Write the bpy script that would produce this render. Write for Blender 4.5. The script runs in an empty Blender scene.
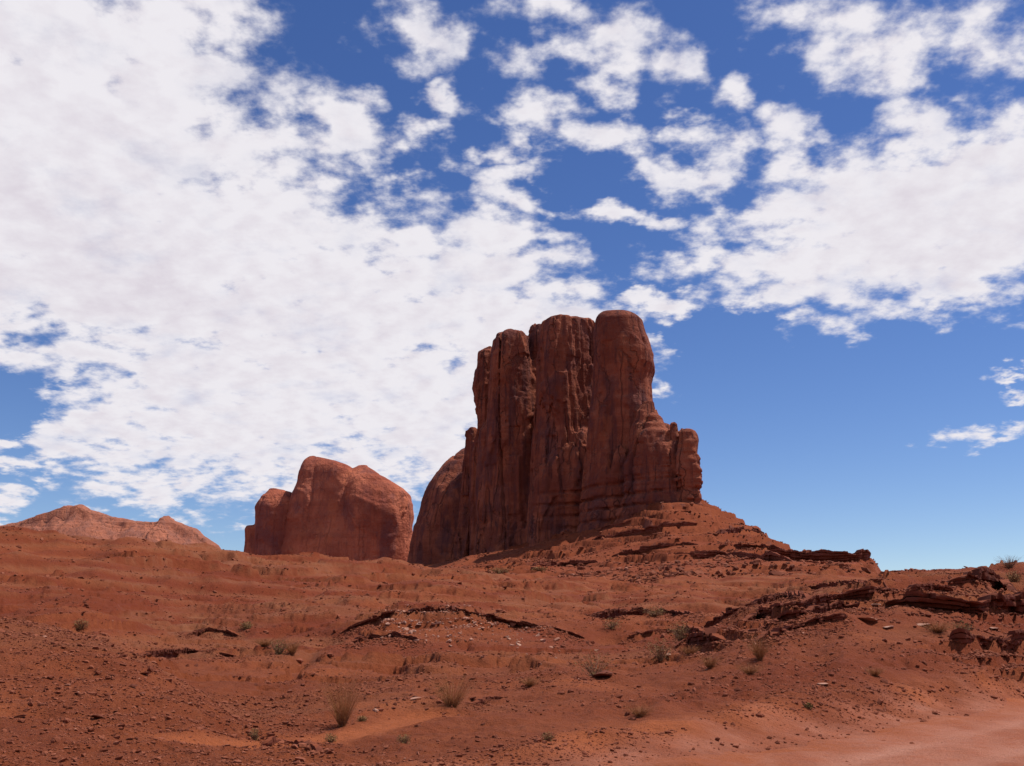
import bpy, math, random
import numpy as np

# ------------------------------------------------------------------ camera, world, sun, exposure
SC = bpy.context.scene
COL = SC.collection
F_PX, W_PX, H_PX, HORIZON = 1005.0, 1024, 766, 640.0
EYE = 2.0                                            # eye height above the road, metres
PITCH = math.atan((HORIZON - H_PX / 2) / F_PX)

cam_data = bpy.data.cameras.new('camera')
cam = bpy.data.objects.new('camera', cam_data)
COL.objects.link(cam)
cam.location = (0, 0, EYE)
cam.rotation_euler = (math.pi / 2 + PITCH, 0, 0)
cam_data.sensor_width = 36
cam_data.lens = 36 * F_PX / W_PX
cam_data.clip_end = 30000
SC.camera = cam

SUN_EL, SUN_AZ = math.radians(63), math.radians(75)  # azimuth clockwise from the view direction (+Y)
SKY_STRENGTH = 0.1
vs = SC.view_settings
vs.view_transform = 'Standard'; vs.look = 'None'; vs.exposure = 0.0; vs.gamma = 1.0; vs.use_curve_mapping = False

sun_data = bpy.data.lights.new('sun', 'SUN')
sun_data.energy = 4.6
sun_data.angle = math.radians(0.5)
sun_data.color = (1.0, 0.94, 0.86)
sun = bpy.data.objects.new('sun', sun_data)
COL.objects.link(sun)
sun.rotation_euler = (math.pi / 2 - SUN_EL, 0, -SUN_AZ + math.pi)
sun.location = (300, 200, 600)
# a lamp shines along its local -Z: tilt it so that +Z points at the sun
sun.rotation_euler = (math.pi / 2 - SUN_EL, 0, math.pi - SUN_AZ)


def ray(px, py):
    cx, cy = (px - W_PX / 2) / F_PX, (H_PX / 2 - py) / F_PX
    c, s = math.cos(PITCH), math.sin(PITCH)
    return np.array([cx, c - s * cy, s + c * cy])


def P(px, py, r):
    d = ray(px, py)
    d = d / math.hypot(d[0], d[1])
    return np.array([d[0] * r, d[1] * r, EYE + d[2] * r])


# ------------------------------------------------------------------ node helpers
class NT:
    def __init__(self, tree):
        self.t = tree; self.n = tree.nodes; self.l = tree.links

    def node(self, typ, **kw):
        nd = self.n.new(typ)
        for k, v in kw.items():
            setattr(nd, k, v)
        return nd

    def put(self, sock, v):
        if isinstance(v, bpy.types.NodeSocket):
            self.l.new(v, sock)
        elif v is not None:
            sock.default_value = v

    def math(self, op, a, b=None, c=None, clamp=False):
        nd = self.node('ShaderNodeMath', operation=op, use_clamp=clamp)
        self.put(nd.inputs[0], a)
        if b is not None: self.put(nd.inputs[1], b)
        if c is not None: self.put(nd.inputs[2], c)
        return nd.outputs[0]

    def vmath(self, op, a, b=None):
        nd = self.node('ShaderNodeVectorMath', operation=op)
        self.put(nd.inputs[0], a)
        if b is not None: self.put(nd.inputs[1], b)
        return nd.outputs[0]

    def mix(self, f, a, b):
        nd = self.node('ShaderNodeMix', data_type='RGBA')
        self.put(nd.inputs[0], f)
        self.put(nd.inputs[6], a if isinstance(a, bpy.types.NodeSocket) else (*a, 1))
        self.put(nd.inputs[7], b if isinstance(b, bpy.types.NodeSocket) else (*b, 1))
        return nd.outputs[2]

    def noise(self, vec, scale, detail=4, rough=0.55, dist=0.0, lac=2.0):
        nd = self.node('ShaderNodeTexNoise')
        self.put(nd.inputs['Vector'], vec)
        nd.inputs['Scale'].default_value = scale
        nd.inputs['Detail'].default_value = detail
        nd.inputs['Roughness'].default_value = rough
        nd.inputs['Lacunarity'].default_value = lac
        nd.inputs['Distortion'].default_value = dist
        return nd.outputs[0]

    def mapping(self, vec, loc=(0, 0, 0), rot=(0, 0, 0), sc=(1, 1, 1), typ='POINT'):
        nd = self.node('ShaderNodeMapping', vector_type=typ)
        self.put(nd.inputs['Vector'], vec)
        nd.inputs['Location'].default_value = loc
        nd.inputs['Rotation'].default_value = rot
        nd.inputs['Scale'].default_value = sc
        return nd.outputs[0]

    def smooth(self, x, lo, hi, o0=0.0, o1=1.0):
        nd = self.node('ShaderNodeMapRange', interpolation_type='SMOOTHSTEP')
        self.put(nd.inputs[0], x)
        for i, v in enumerate((lo, hi, o0, o1)):
            nd.inputs[i + 1].default_value = v
        return nd.outputs[0]


def build_world():
    w = bpy.data.worlds.new('World'); SC.world = w; w.use_nodes = True
    t = NT(w.node_tree); t.n.clear()
    out = t.node('ShaderNodeOutputWorld'); bg = t.node('ShaderNodeBackground')
    t.l.new(bg.outputs[0], out.inputs[0])
    bg.inputs[1].default_value = SKY_STRENGTH
    sky = t.node('ShaderNodeTexSky', sky_type='NISHITA')
    sky.sun_disc = False; sky.sun_elevation = SUN_EL; sky.sun_rotation = SUN_AZ
    sky.altitude = 1700; sky.air_density = 1.0; sky.dust_density = 0.4; sky.ozone_density = 2.0
    hs = t.node('ShaderNodeHueSaturation')
    hs.inputs['Hue'].default_value = 0.514; hs.inputs['Saturation'].default_value = 1.22; hs.inputs['Value'].default_value = 1.12
    t.l.new(sky.outputs[0], hs.inputs['Color'])
    skyc = hs.outputs[0]

    tc = t.node('ShaderNodeTexCoord'); d = tc.outputs['Generated']
    sep = t.node('ShaderNodeSeparateXYZ'); t.l.new(d, sep.inputs[0])
    x, y, z = sep.outputs
    # a cloud deck seen from below: horizontal position on it for each direction
    zz = t.math('ADD', t.math('MAXIMUM', z, 0.0), 0.26)
    q = t.node('ShaderNodeCombineXYZ')
    t.put(q.inputs[0], t.math('DIVIDE', x, zz)); t.put(q.inputs[1], t.math('DIVIDE', y, zz))
    q = q.outputs[0]
    # compass layout of the cloud banks: direction over its northward share
    yy = t.math('MAXIMUM', y, 0.12)
    uv = t.node('ShaderNodeCombineXYZ')
    t.put(uv.inputs[0], t.math('DIVIDE', x, yy)); t.put(uv.inputs[1], t.math('DIVIDE', z, yy))
    uv = uv.outputs[0]
    # gentle warp so that no bank has a round outline
    wn = t.node('ShaderNodeTexNoise'); t.l.new(q, wn.inputs['Vector'])
    wn.inputs['Scale'].default_value = 6.0; wn.inputs['Detail'].default_value = 5; wn.inputs['Roughness'].default_value = 0.6
    warp = t.vmath('MULTIPLY', t.vmath('SUBTRACT', wn.outputs['Color'], (0.5, 0.5, 0.5)), (0.22, 0.13, 0))
    uvw = t.vmath('ADD', uv, warp)

    def bank(cx, cy, rx, ry, rot=0.0, wgt=1.0):
        a = ray(cx, cy); u0, v0 = a[0] / a[1], a[2] / a[1]
        b = ray(cx + rx, cy); c = ray(cx, cy - ry)
        su = abs(b[0] / b[1] - u0); sv = abs(c[2] / c[1] - v0)
        m = t.mapping(uvw, (u0, v0, 0), (0, 0, math.radians(rot)), (su, sv, 1), 'TEXTURE')
        g = t.node('ShaderNodeTexGradient', gradient_type='SPHERICAL'); t.l.new(m, g.inputs[0])
        o = g.outputs[1]
        return t.math('MULTIPLY', o, wgt) if wgt != 1.0 else o

    cov = None
    for b in CLOUD_BANKS:
        k = bank(*b)
        cov = k if cov is None else t.math('MAXIMUM', cov, k)
    # behind the camera the sky is evenly half covered
    back = t.smooth(y, 0.05, 0.25, 0.34, 0.0)
    cov = t.math('MAXIMUM', cov, back)
    for b in CLOUD_HOLES:
        cov = t.math('SUBTRACT', cov, t.math('MULTIPLY', bank(*b), b[5] if len(b) > 5 else 1.0))

    big = t.noise(q, 4.2, 3, 0.5)
    fine = t.noise(q, 16.0, 9, 0.56, 0.0)
    nz = t.math('ADD', t.math('MULTIPLY', t.math('SUBTRACT', big, 0.5), 0.8), t.math('ADD', t.math('MULTIPLY', t.math('SUBTRACT', fine, 0.5), 2.4), t.math('MULTIPLY', t.math('SUBTRACT', t.noise(q, 34.0, 5, 0.55), 0.5), 0.5)))
    cv = t.math('SUBTRACT', 1.0, t.math('POWER', t.math('SUBTRACT', 1.0, t.math('MAXIMUM', cov, 0.0), clamp=True), 1.6))
    dens = t.math('SUBTRACT', t.math('ADD', t.math('MULTIPLY', cv, 1.72), nz), 0.82)
    alpha = t.math('POWER', t.smooth(dens, -0.30, 0.50), 1.25)
    veil = t.noise(q, 7.5, 6, 0.6)
    alpha = t.math('MULTIPLY', alpha, t.smooth(t.math('ADD', veil, t.math('MULTIPLY', dens, 0.10)), 0.28, 0.58, 0.76, 1.0))
    # lit and shaded puffs: density stepped toward the sun
    q2 = t.vmath('ADD', q, (0.022 * math.sin(SUN_AZ), 0.022 * math.cos(SUN_AZ), 0))
    fine2 = t.noise(q2, 16.0, 6, 0.56, 0.0)
    relief = t.math('MULTIPLY', t.math('SUBTRACT', fine2, fine), 2.2)
    thick = t.smooth(dens, 0.25, 1.25)
    low = t.noise(q, 1.6, 3, 0.5)
    shade = t.math('ADD', t.math('MULTIPLY', thick, t.smooth(low, 0.35, 0.65, 0.1, 0.75)), relief, clamp=True)
    ccol = t.mix(shade, (8.5, 8.25, 8.7), (7.0, 6.45, 7.15))
    t.l.new(t.mix(alpha, skyc, ccol), bg.inputs[0])
    w.cycles.sampling_method = 'MANUAL'; w.cycles.sample_map_resolution = 512


# centre x, y, half sizes, tilt, weight: the cloud banks of the picture, as directions
CLOUD_BANKS = [
    (60, 150, 350, 300, 0, 1.15), (-60, 60, 350, 220, 0, 1.15), (150, 280, 300, 140, 0, 1.15), (200, 250, 300, 200, -12), (330, 320, 330, 170, -14), (240, 400, 300, 150, -6),
    (510, 330, 210, 110, -16), (430, 400, 200, 150, 0), (180, 60, 150, 140, 0, .9), (330, 120, 110, 50, -12, .8), (470, 260, 190, 90, -22, .85),
    (650, 300, 75, 26, 0, .8), (500, 190, 110, 50, -30, .6), (-10, 500, 90, 40, -8, .75), (30, 464, 110, 24, -5, .6), (110, 440, 130, 75, 0, .85), (40, 350, 80, 26, 0, .5), (170, 480, 120, 50, -8, .7), (330, 480, 160, 55, 0, .8),
    (430, 35, 105, 62, -25, .68), (520, 55, 100, 50, -25, .46), (610, 50, 120, 75, -15, .68), (605, 95, 60, 36, 0, .62), (560, 8, 150, 40, 0, .5),
    (465, 92, 40, 38, 0, .6), (500, 145, 60, 28, 0, .7), (540, 120, 75, 48, 0, .7), (600, 140, 85, 34, 0, .66), (430, 135, 60, 30, 0, .6), (520, 170, 80, 36, 0, .62), (560, 215, 60, 22, 0, .5), (400, 180, 50, 24, 0, .5), (735, 85, 75, 36, 10, .64),
    (710, 145, 88, 50, -10, .68), (675, 175, 85, 38, -10, .66), (625, 212, 78, 24, -3, .66), (690, 117, 60, 18, 0, .5), (560, 180, 40, 16, 0, .4),
    (860, 40, 190, 110, -10, .62), (980, 50, 110, 120, 30, .65), (790, 20, 120, 60, 0, .48), (930, 130, 130, 100, 0, .62),
    (800, 150, 90, 80, -20, .75), (900, 220, 260, 130, 14), (1010, 200, 200, 150, 10), (790, 270, 190, 65, 8, .9), (960, 270, 200, 60, 14, .8),
    (710, 270, 100, 40, 0, .65), (760, 220, 110, 50, 0, .7),
    (1000, 430, 95, 22, 12, .58), (1030, 380, 55, 12, 5, .45), (655, 395, 45, 26, 0, .6), (640, 340, 36, 30, 0, .6),
]
CLOUD_HOLES = [
    (720, 345, 70, 40, 0, .8), (880, 352, 90, 34, 8, .6), (-20, 395, 90, 50, -8, .9), (10, 345, 60, 22, 0, .35), (215, 285, 45, 18, 0, .5), (110, 285, 25, 14, 0, .4),
    (440, 440, 70, 30, 0, .35), (455, 335, 50, 30, 0, .4), (775, 65, 50, 40, 0, .4), (950, 100, 40, 50, 20, .5), (835, 105, 50, 40, 0, .45), (1010, 95, 50, 40, 0, .5), (870, 165, 60, 30, 0, .25), (290, 60, 60, 30, 10, .3),
]
build_world()

# ------------------------------------------------------------------ numpy noise
def _hash(ix, iy, iz, seed):
    h = (ix.astype(np.int64) * 374761393 + iy.astype(np.int64) * 668265263 + iz.astype(np.int64) * 2147483647 + seed * 974634777) & 0xffffffff
    h = ((h ^ (h >> 13)) * 1274126177) & 0xffffffff
    h = ((h ^ (h >> 16)) * 2246822519) & 0xffffffff
    return h ^ (h >> 15)


_G2 = np.array([[math.cos(a), math.sin(a)] for a in np.linspace(0, 2 * math.pi, 16, endpoint=False)])
_rg = np.random.default_rng(5).normal(size=(32, 3)); _G3 = _rg / np.linalg.norm(_rg, axis=1)[:, None]


def perlin2(x, y, seed=0):
    x = np.asarray(x, float); y = np.asarray(y, float)
    ix = np.floor(x); iy = np.floor(y); fx = x - ix; fy = y - iy
    u = fx * fx * fx * (fx * (fx * 6 - 15) + 10); v = fy * fy * fy * (fy * (fy * 6 - 15) + 10)
    zero = np.zeros_like(ix)

    def g(dx, dy):
        k = _G2[_hash(ix + dx, iy + dy, zero, seed) & 15]
        return k[..., 0] * (fx - dx) + k[..., 1] * (fy - dy)
    a = g(0, 0); a = a + u * (g(1, 0) - a); b = g(0, 1); b = b + u * (g(1, 1) - b)
    return (a + v * (b - a)) * 1.5


def perlin3(x, y, z, seed=0):
    ix = np.floor(x); iy = np.floor(y); iz = np.floor(z); fx = x - ix; fy = y - iy; fz = z - iz
    u = fx * fx * (3 - 2 * fx); v = fy * fy * (3 - 2 * fy); w = fz * fz * (3 - 2 * fz)

    def g(a, b, c):
        k = _G3[_hash(ix + a, iy + b, iz + c, seed) & 31]
        return k[..., 0] * (fx - a) + k[..., 1] * (fy - b) + k[..., 2] * (fz - c)

    def lay(c):
        p = g(0, 0, c); p = p + u * (g(1, 0, c) - p); q = g(0, 1, c); q = q + u * (g(1, 1, c) - q)
        return p + v * (q - p)
    a = lay(0)
    return (a + w * (lay(1) - a)) * 1.4


def sstep(a, b, x):
    t = np.clip((x - a) / (b - a), 0, 1)
    return t * t * (3 - 2 * t)


def pchip(xs, ys, xq):
    xs = np.asarray(xs, float); ys = np.asarray(ys, float); h = np.diff(xs); d = np.diff(ys) / h
    m = np.zeros(len(xs)); m[0] = d[0]; m[-1] = d[-1]
    for i in range(1, len(xs) - 1):
        if d[i - 1] * d[i] > 0:
            w1, w2 = 2 * h[i] + h[i - 1], h[i] + 2 * h[i - 1]
            m[i] = (w1 + w2) / (w1 / d[i - 1] + w2 / d[i])
    xq = np.clip(xq, xs[0], xs[-1]); k = np.clip(np.searchsorted(xs, xq) - 1, 0, len(h) - 1)
    t = (xq - xs[k]) / h[k]
    return ((1 + 2 * t) * (1 - t) ** 2 * ys[k] + t * (1 - t) ** 2 * h[k] * m[k] + t * t * (3 - 2 * t) * ys[k + 1] + t * t * (t - 1) * h[k] * m[k + 1])


# ------------------------------------------------------------------ terrain: cross sections of the land along compass bearings
# bearing (as picture x), then (range in metres, sight line) pairs
SECTIONS = {
    -220: [(16, 765), (20, 690), (30, 600), (38, 596), (60, 610), (90, 590), (150, 535), (185, 534), (260, 550), (420, 600), (900, 612)],
    0: [(14, 772), (20, 706), (31, 621), (36, 628), (60, 622), (90, 600), (115, 578), (145, 554), (180, 534), (230, 552), (400, 600), (900, 610)],
    100: [(14, 776), (19, 720), (28, 638), (34, 650), (60, 636), (90, 606), (120, 580), (150, 558), (182, 541), (230, 550), (400, 595), (900, 605)],
    200: [(14, 780), (18, 740), (25, 692), (29, 704), (40, 674), (57, 657), (66, 646), (90, 620), (120, 592), (160, 566), (188, 552), (230, 560), (400, 590), (900, 595)],
    260: [(14, 783), (17, 757), (21, 730), (28, 714), (40, 682), (58, 654), (70, 641), (95, 613), (130, 588), (170, 568), (202, 560), (250, 566), (450, 585), (900, 592)],
    340: [(14, 784), (18, 750), (22, 729), (28, 707), (40, 676), (55, 653), (65, 642), (76, 626), (88, 613), (130, 590), (180, 570), (212, 562), (260, 567), (500, 578), (900, 586)],
    420: [(14, 784), (18, 750), (23, 719), (30, 692), (42, 667), (57, 646), (66, 625), (73, 610), (95, 603), (140, 588), (185, 576), (230, 567), (300, 571), (500, 574), (690, 567), (900, 580)],
    500: [(14, 784), (18, 748), (24, 712), (32, 687), (45, 664), (58, 647), (67, 631), (74, 617), (95, 606), (140, 592), (200, 582), (260, 575), (400, 569), (520, 560), (620, 549), (700, 546), (900, 565)],
    560: [(14, 784), (18, 746), (24, 709), (32, 682), (46, 662), (61, 646), (72, 633), (79, 624), (100, 612), (150, 596), (210, 586), (280, 580), (400, 569), (500, 554), (590, 534), (640, 532), (900, 560)],
    620: [(14, 784), (17, 757), (24, 709), (34, 682), (48, 662), (65, 643), (90, 624), (130, 607), (180, 594), (260, 584), (330, 576), (420, 557), (500, 536), (560, 515), (620, 510), (900, 550)],
    680: [(14, 784), (18.5, 748), (22, 719), (30, 687), (42, 664), (60, 643), (85, 624), (120, 607), (180, 592), (250, 582), (320, 574), (400, 552), (470, 527), (530, 501), (600, 500), (900, 550)],
    760: [(14, 784), (23, 727), (26, 700), (31, 678), (39, 652), (48, 624), (55, 606), (62, 607), (100, 611), (170, 599), (250, 585), (330, 571), (420, 551), (490, 530), (540, 531), (900, 570)],
    800: [(14, 784), (25, 720), (28, 695), (34, 670), (42, 644), (49, 616), (56, 599), (66, 601), (110, 607), (180, 594), (290, 577), (340, 568), (420, 558), (470, 551), (520, 556), (900, 578)],
    840: [(14, 784), (27.5, 713), (31, 685), (37, 661), (44, 635), (52, 606), (60, 588), (70, 591), (110, 599), (200, 585), (330, 568), (420, 560), (470, 557), (520, 566), (900, 584)],
    878: [(14, 784), (30, 707), (33.5, 682), (40, 657), (48, 626), (56, 596), (63, 575), (76, 583), (150, 592), (330, 573), (440, 563), (480, 563), (520, 568), (900, 590)],
    900: [(14, 784), (31.5, 704), (35, 680), (42, 655), (50, 622), (58, 592), (65, 570), (80, 579), (200, 590), (900, 600)],
    960: [(14, 784), (36, 696), (39.5, 672), (46, 650), (53, 622), (60, 594), (69, 570), (90, 580), (200, 595), (900, 604)],
    1024: [(14, 784), (43, 687), (46.5, 666), (52, 642), (58, 614), (66, 588), (76, 566), (95, 573), (200, 595), (900, 608)],
    1250: [(14, 784), (56, 676), (61, 655), (66, 640), (80, 602), (95, 572), (120, 580), (200, 598), (900, 610)],
}
LR0, LR1, NLR, NAZ = math.log(2.0), math.log(9000.0), 700, 721


def bearing(px, py=620):
    d = ray(px, py); return math.atan2(d[0], d[1])


def build_table():
    lr = np.linspace(LR0, LR1, NLR); r = np.exp(lr)
    rows, azs = [], []
    for px, pts in SECTIONS.items():
        xs = [math.log(2), math.log(6), math.log(11)]; zs = [-EYE / 2, -EYE / 6, -EYE / 11]
        if pts[1][0] > 21:
            pts = [(q, None) for q in (14, 16, 18.5, 21, 24, 27, 30, 34, 38, 42, 47, 52) if q < pts[1][0] * .96] + pts[1:]
        for (rr, py) in pts:
            if py is None:
                xs.append(math.log(rr)); zs.append(-EYE / rr); continue
            d = ray(px, py); xs.append(math.log(rr)); zs.append(d[2] / math.hypot(d[0], d[1]))
        xs += [math.log(2600), math.log(9000)]; zs += [0.012, 0.003]
        rows.append(pchip(xs, zs, lr)); azs.append(bearing(px))
    flat = np.where(r < 60, -EYE / r, -EYE / 60 + (0.03 + EYE / 60) * sstep(math.log(60), math.log(400), lr)) * 1.0
    flat = np.where(r > 400, 0.03 * 400 / r, flat)
    for a in (-2.6, -2.0, -1.4, 1.5, 2.1, 2.6):
        rows.append(flat); azs.append(a)
    o = np.argsort(azs); azs = np.array(azs)[o]; rows = np.array(rows)[o]
    az = np.linspace(-math.pi, math.pi, NAZ * 4 + 1)
    # cubic in bearing
    tab = np.empty((len(az), NLR))
    for j in range(NLR):
        tab[:, j] = pchip(np.r_[-math.pi, azs, math.pi], np.r_[flat[j], rows[:, j], flat[j]], az)
    k = np.exp(-np.linspace(-2, 2, 9) ** 2); k /= k.sum()
    tab = np.apply_along_axis(lambda v: np.convolve(np.pad(v, 4, mode='edge'), k, 'valid'), 0, tab)
    k = np.exp(-np.linspace(-2, 2, 7) ** 2); k /= k.sum()
    tab = np.apply_along_axis(lambda v: np.convolve(np.pad(v, 3, mode='edge'), k, 'valid'), 1, tab)
    return tab


TAB = build_table()


def base_height(x, y):
    az = np.arctan2(x, y); r = np.maximum(np.hypot(x, y), 2.0)
    fa = (az + math.pi) / (2 * math.pi) * (TAB.shape[0] - 1); fr = (np.log(r) - LR0) / (LR1 - LR0) * (NLR - 1)
    ia = np.clip(np.floor(fa).astype(int), 0, TAB.shape[0] - 2); ir = np.clip(np.floor(fr).astype(int), 0, NLR - 2)
    ta = np.clip(fa - ia, 0, 1); tr = np.clip(fr - ir, 0, 1)
    s = (TAB[ia, ir] * (1 - ta) + TAB[ia + 1, ir] * ta) * (1 - tr) + (TAB[ia, ir + 1] * (1 - ta) + TAB[ia + 1, ir + 1] * ta) * tr
    return EYE + s * np.hypot(x, y)


ROAD_EDGE = np.array([(-60, -30), (-20, 1), (-8, 9.0), (-1.0, 14.2), (2.6, 18.6), (6.0, 22.8), (11.2, 29.2), (20.5, 39.5), (34, 56), (60, 92), (100, 150)], float)
WASH = np.array([(-5.2, 17.2), (-4.2, 18.6), (-3.4, 20.4), (-2.6, 22.2), (-1.9, 24.0)], float)


def path_dist(x, y, path):
    """signed distance (positive to the right of the path) and unsigned distance to a polyline"""
    best = np.full(np.shape(x), 1e9); sgn = np.zeros(np.shape(x))
    for a, b in zip(path[:-1], path[1:]):
        d = b - a; L2 = d @ d
        t = np.clip(((x - a[0]) * d[0] + (y - a[1]) * d[1]) / L2, 0, 1)
        ex = x - a[0] - t * d[0]; ey = y - a[1] - t * d[1]; dd = np.hypot(ex, ey)
        s = d[1] * (x - a[0]) - d[0] * (y - a[1])
        m = dd < best; best = np.where(m, dd, best); sgn = np.where(m, np.sign(s), sgn)
    return best * sgn, best


def land(x, y, want_masks=False):
    r = np.hypot(x, y)
    z = base_height(x, y)
    sd, _ = path_dist(x, y, ROAD_EDGE)
    road = sstep(-0.8, 0.8, sd)
    _, wd = path_dist(x, y, WASH)
    wash = np.exp(-(wd / 0.62) ** 2)
    shoulder = np.exp(-((sd + 1.0) / 1.5) ** 2)
    smooth_ = np.clip(1 - 0.9 * road - 0.75 * wash - 0.45 * shoulder, 0.08, 1)
    region = perlin2(x / 22, y / 22, 3) * 0.5 + perlin2(x / 7, y / 7, 4) * 0.35
    z = z + 0
    lam = 0.22
    k = 0
    while lam < 120:
        w = sstep(lam * 3.0, lam * 7.0, r) * (1 - sstep(lam * 260, lam * 420, r))
        amp = 0.055 * lam ** 0.92
        if 5 < lam < 50: amp *= 1.0 + 0.9 * sstep(45, 75, r) * (1 - sstep(260, 320, r))
        if lam < 2: amp *= 1.25 + 1.2 * np.clip(region, -0.6, 1)
        n = perlin2(x / lam + 7.3 * k, y / lam - 3.1 * k, 20 + k)
        if k % 2: n = 0.5 - 2.0 * np.abs(n) * 0.8
        z = z + amp * w * n * smooth_
        lam *= 1.95; k += 1
    # rills and gullies running down towards the road
    az = np.arctan2(x, y); gw = perlin2(x / 18, y / 18, 71) * 2.2
    gl = np.abs(perlin2(az * 9 + gw * .12, np.log(np.maximum(r, 2)) * 1.1 + gw * .2, 72))
    z = z - (0.16 + 0.0065 * r) * (1 - sstep(0.0, 0.42, gl)) ** 1.5 * (0.6 + perlin2(x / 9, y / 9, 73)).clip(0, 1.3) * sstep(30, 55, r) * (1 - sstep(240, 300, r)) * smooth_
    # eroded bedding: soft steps in height where the hillside shows rock
    bank = np.exp(-((sd + 3.0) / 1.6) ** 2) * sstep(20, 26, r)
    z = z + bank * 0.16 * (perlin2(x / 1.1, y / 1.1, 77) + 0.6 * perlin2(x / 0.45, y / 0.45, 78))
    for (L, r0, r1, r2, r3, m0, seed) in ((0.62, 34, 44, 95, 130, 0.85, 51), (1.9, 95, 130, 300, 360, 0.72, 52), (4.6, 300, 360, 700, 900, 0.85, 53)):
        m = sstep(r0, r1, r) * (1 - sstep(r2, r3, r)) * m0
        m = m * sstep(-0.25, 0.30, perlin2(x / (L * 14), y / (L * 14), seed) + 0.18)
        dip = 0.02 * x
        wv = perlin2(x / (L * 9), y / (L * 9), seed + 9) * 0.7 + perlin2(x / (L * 2.5), y / (L * 2.5), seed + 19) * 0.22
        t = (z + dip) / L + wv
        fl = np.floor(t); fr = t - fl
        thick = 0.55 + 0.35 * (((fl * 12.9898 + 7.0) % 3.7) / 3.7)
        st = fl + sstep(thick, thick + 0.16, fr) + 0.0
        zt = (st - wv + 0.5 * 0) * L - dip + L * (0.25 * np.minimum(fr / thick, 1) - 0.12)
        z = z + (zt - z) * m
    z = z + 0.13 * np.exp(-((sd + 0.9) / 0.55) ** 2) * (0.7 + perlin2(x / 1.5, y / 1.5, 63)) * (r > 14) * (r < 120)   # graded berm
    z = z - 0.06 * sstep(0.15, 1.4, sd)                                 # the road lies in this bed
    z = z - 0.10 * wash
    if want_masks:
        return z, sd, wash, shoulder, region
    return z


def H1(x, y):
    return float(land(np.array([x]), np.array([y]))[0])


def hit(px, py, r0=11.0, r1=900.0):
    """first point of the land that a sight line meets"""
    d = ray(px, py); d = d / math.hypot(d[0], d[1])
    r = np.exp(np.linspace(math.log(r0), math.log(r1), 1500))
    z = land(d[0] * r, d[1] * r); below = np.nonzero(z > EYE + d[2] * r)[0]
    if len(below) == 0: return None
    k = below[0]; rr = r[k]
    if k > 0:
        a0 = z[k - 1] - EYE - d[2] * r[k - 1]; a1 = z[k] - EYE - d[2] * r[k]
        rr = r[k - 1] + (r[k] - r[k - 1]) * (-a0) / (a1 - a0)
    return np.array([d[0] * rr, d[1] * rr, EYE + d[2] * rr])


# ------------------------------------------------------------------ object helpers
def mesh_from(name, V, Fq, smooth=True, attrs=None):
    me = bpy.data.meshes.new(name)
    V = np.asarray(V, np.float32); Fq = np.asarray(Fq, np.int32)
    n = Fq.shape[1]
    me.vertices.add(len(V)); me.vertices.foreach_set('co', V.ravel())
    me.loops.add(Fq.size); me.loops.foreach_set('vertex_index', Fq.ravel())
    me.polygons.add(len(Fq)); me.polygons.foreach_set('loop_start', np.arange(0, Fq.size, n, dtype=np.int32))
    me.polygons.foreach_set('use_smooth', np.full(len(Fq), bool(smooth)))
    for k, a in (attrs or {}).items():
        at = me.attributes.new(k, 'FLOAT', 'POINT'); at.data.foreach_set('value', np.asarray(a, np.float32))
    me.update(calc_edges=True); me.validate()
    return me


def obj(name, me, mat=None, parent=None, loc=None):
    o = bpy.data.objects.new(name, me); COL.objects.link(o)
    if mat is not None and len(me.materials) == 0: me.materials.append(mat)
    if parent: o.parent = parent
    if loc is not None: o.location = loc
    return o


def tag(o, label=None, cat=None, group=None, kind=None):
    if label: o['label'] = label
    if cat: o['category'] = cat
    if group: o['group'] = group
    if kind: o['kind'] = kind
    return o


def empty(name, loc):
    o = bpy.data.objects.new(name, None); COL.objects.link(o); o.location = loc
    o.empty_display_size = 0.5
    return o


# ------------------------------------------------------------------ materials
def new_mat(name, rough=0.95):
    m = bpy.data.materials.new(name); m.use_nodes = True
    t = NT(m.node_tree); t.n.clear()
    out = t.node('ShaderNodeOutputMaterial'); b = t.node('ShaderNodeBsdfPrincipled')
    t.l.new(b.outputs[0], out.inputs[0])
    b.inputs['Roughness'].default_value = rough
    b.inputs['Specular IOR Level'].default_value = 0.15
    return m, t, b


def bump(t, b, height, strength, dist):
    nd = t.node('ShaderNodeBump'); nd.inputs['Strength'].default_value = strength; nd.inputs['Distance'].default_value = dist
    t.put(nd.inputs['Height'], height); t.l.new(nd.outputs[0], b.inputs['Normal'])


def attr(t, name):
    a = t.node('ShaderNodeAttribute'); a.attribute_name = name
    return a.outputs['Fac']


SOIL = (0.96, 0.79, 0.60)


def dirt(c, k=SOIL):
    return tuple(a * b for a, b in zip(c, k))


def road_colour(t, pos, st):
    n1 = t.noise(st, 0.55, 4, 0.55); n2 = t.noise(pos, 2.2, 6, 0.68); n3 = t.noise(pos, 16, 5, 0.7); n4 = t.noise(pos, 34, 3, 0.6)
    c = t.mix(t.smooth(n1, 0.38, 0.62), (0.343, 0.108, 0.055), (0.427, 0.162, 0.096))
    c = t.mix(t.smooth(n2, 0.45, 0.68, 0, .7), c, (0.385, 0.105, 0.043))
    c = t.mix(t.smooth(n2, 0.44, 0.30, 0, .5), c, (0.329, 0.135, 0.087))
    c = t.mix(t.smooth(n3, 0.56, 0.70, 0, .6), c, (0.231, 0.075, 0.041))
    c = t.mix(t.smooth(n4, 0.60, 0.72, 0, .6), c, (0.154, 0.054, 0.032))
    return t.mix(t.smooth(n3, 0.42, 0.30, 0, .45), c, (0.504, 0.225, 0.145))


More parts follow.
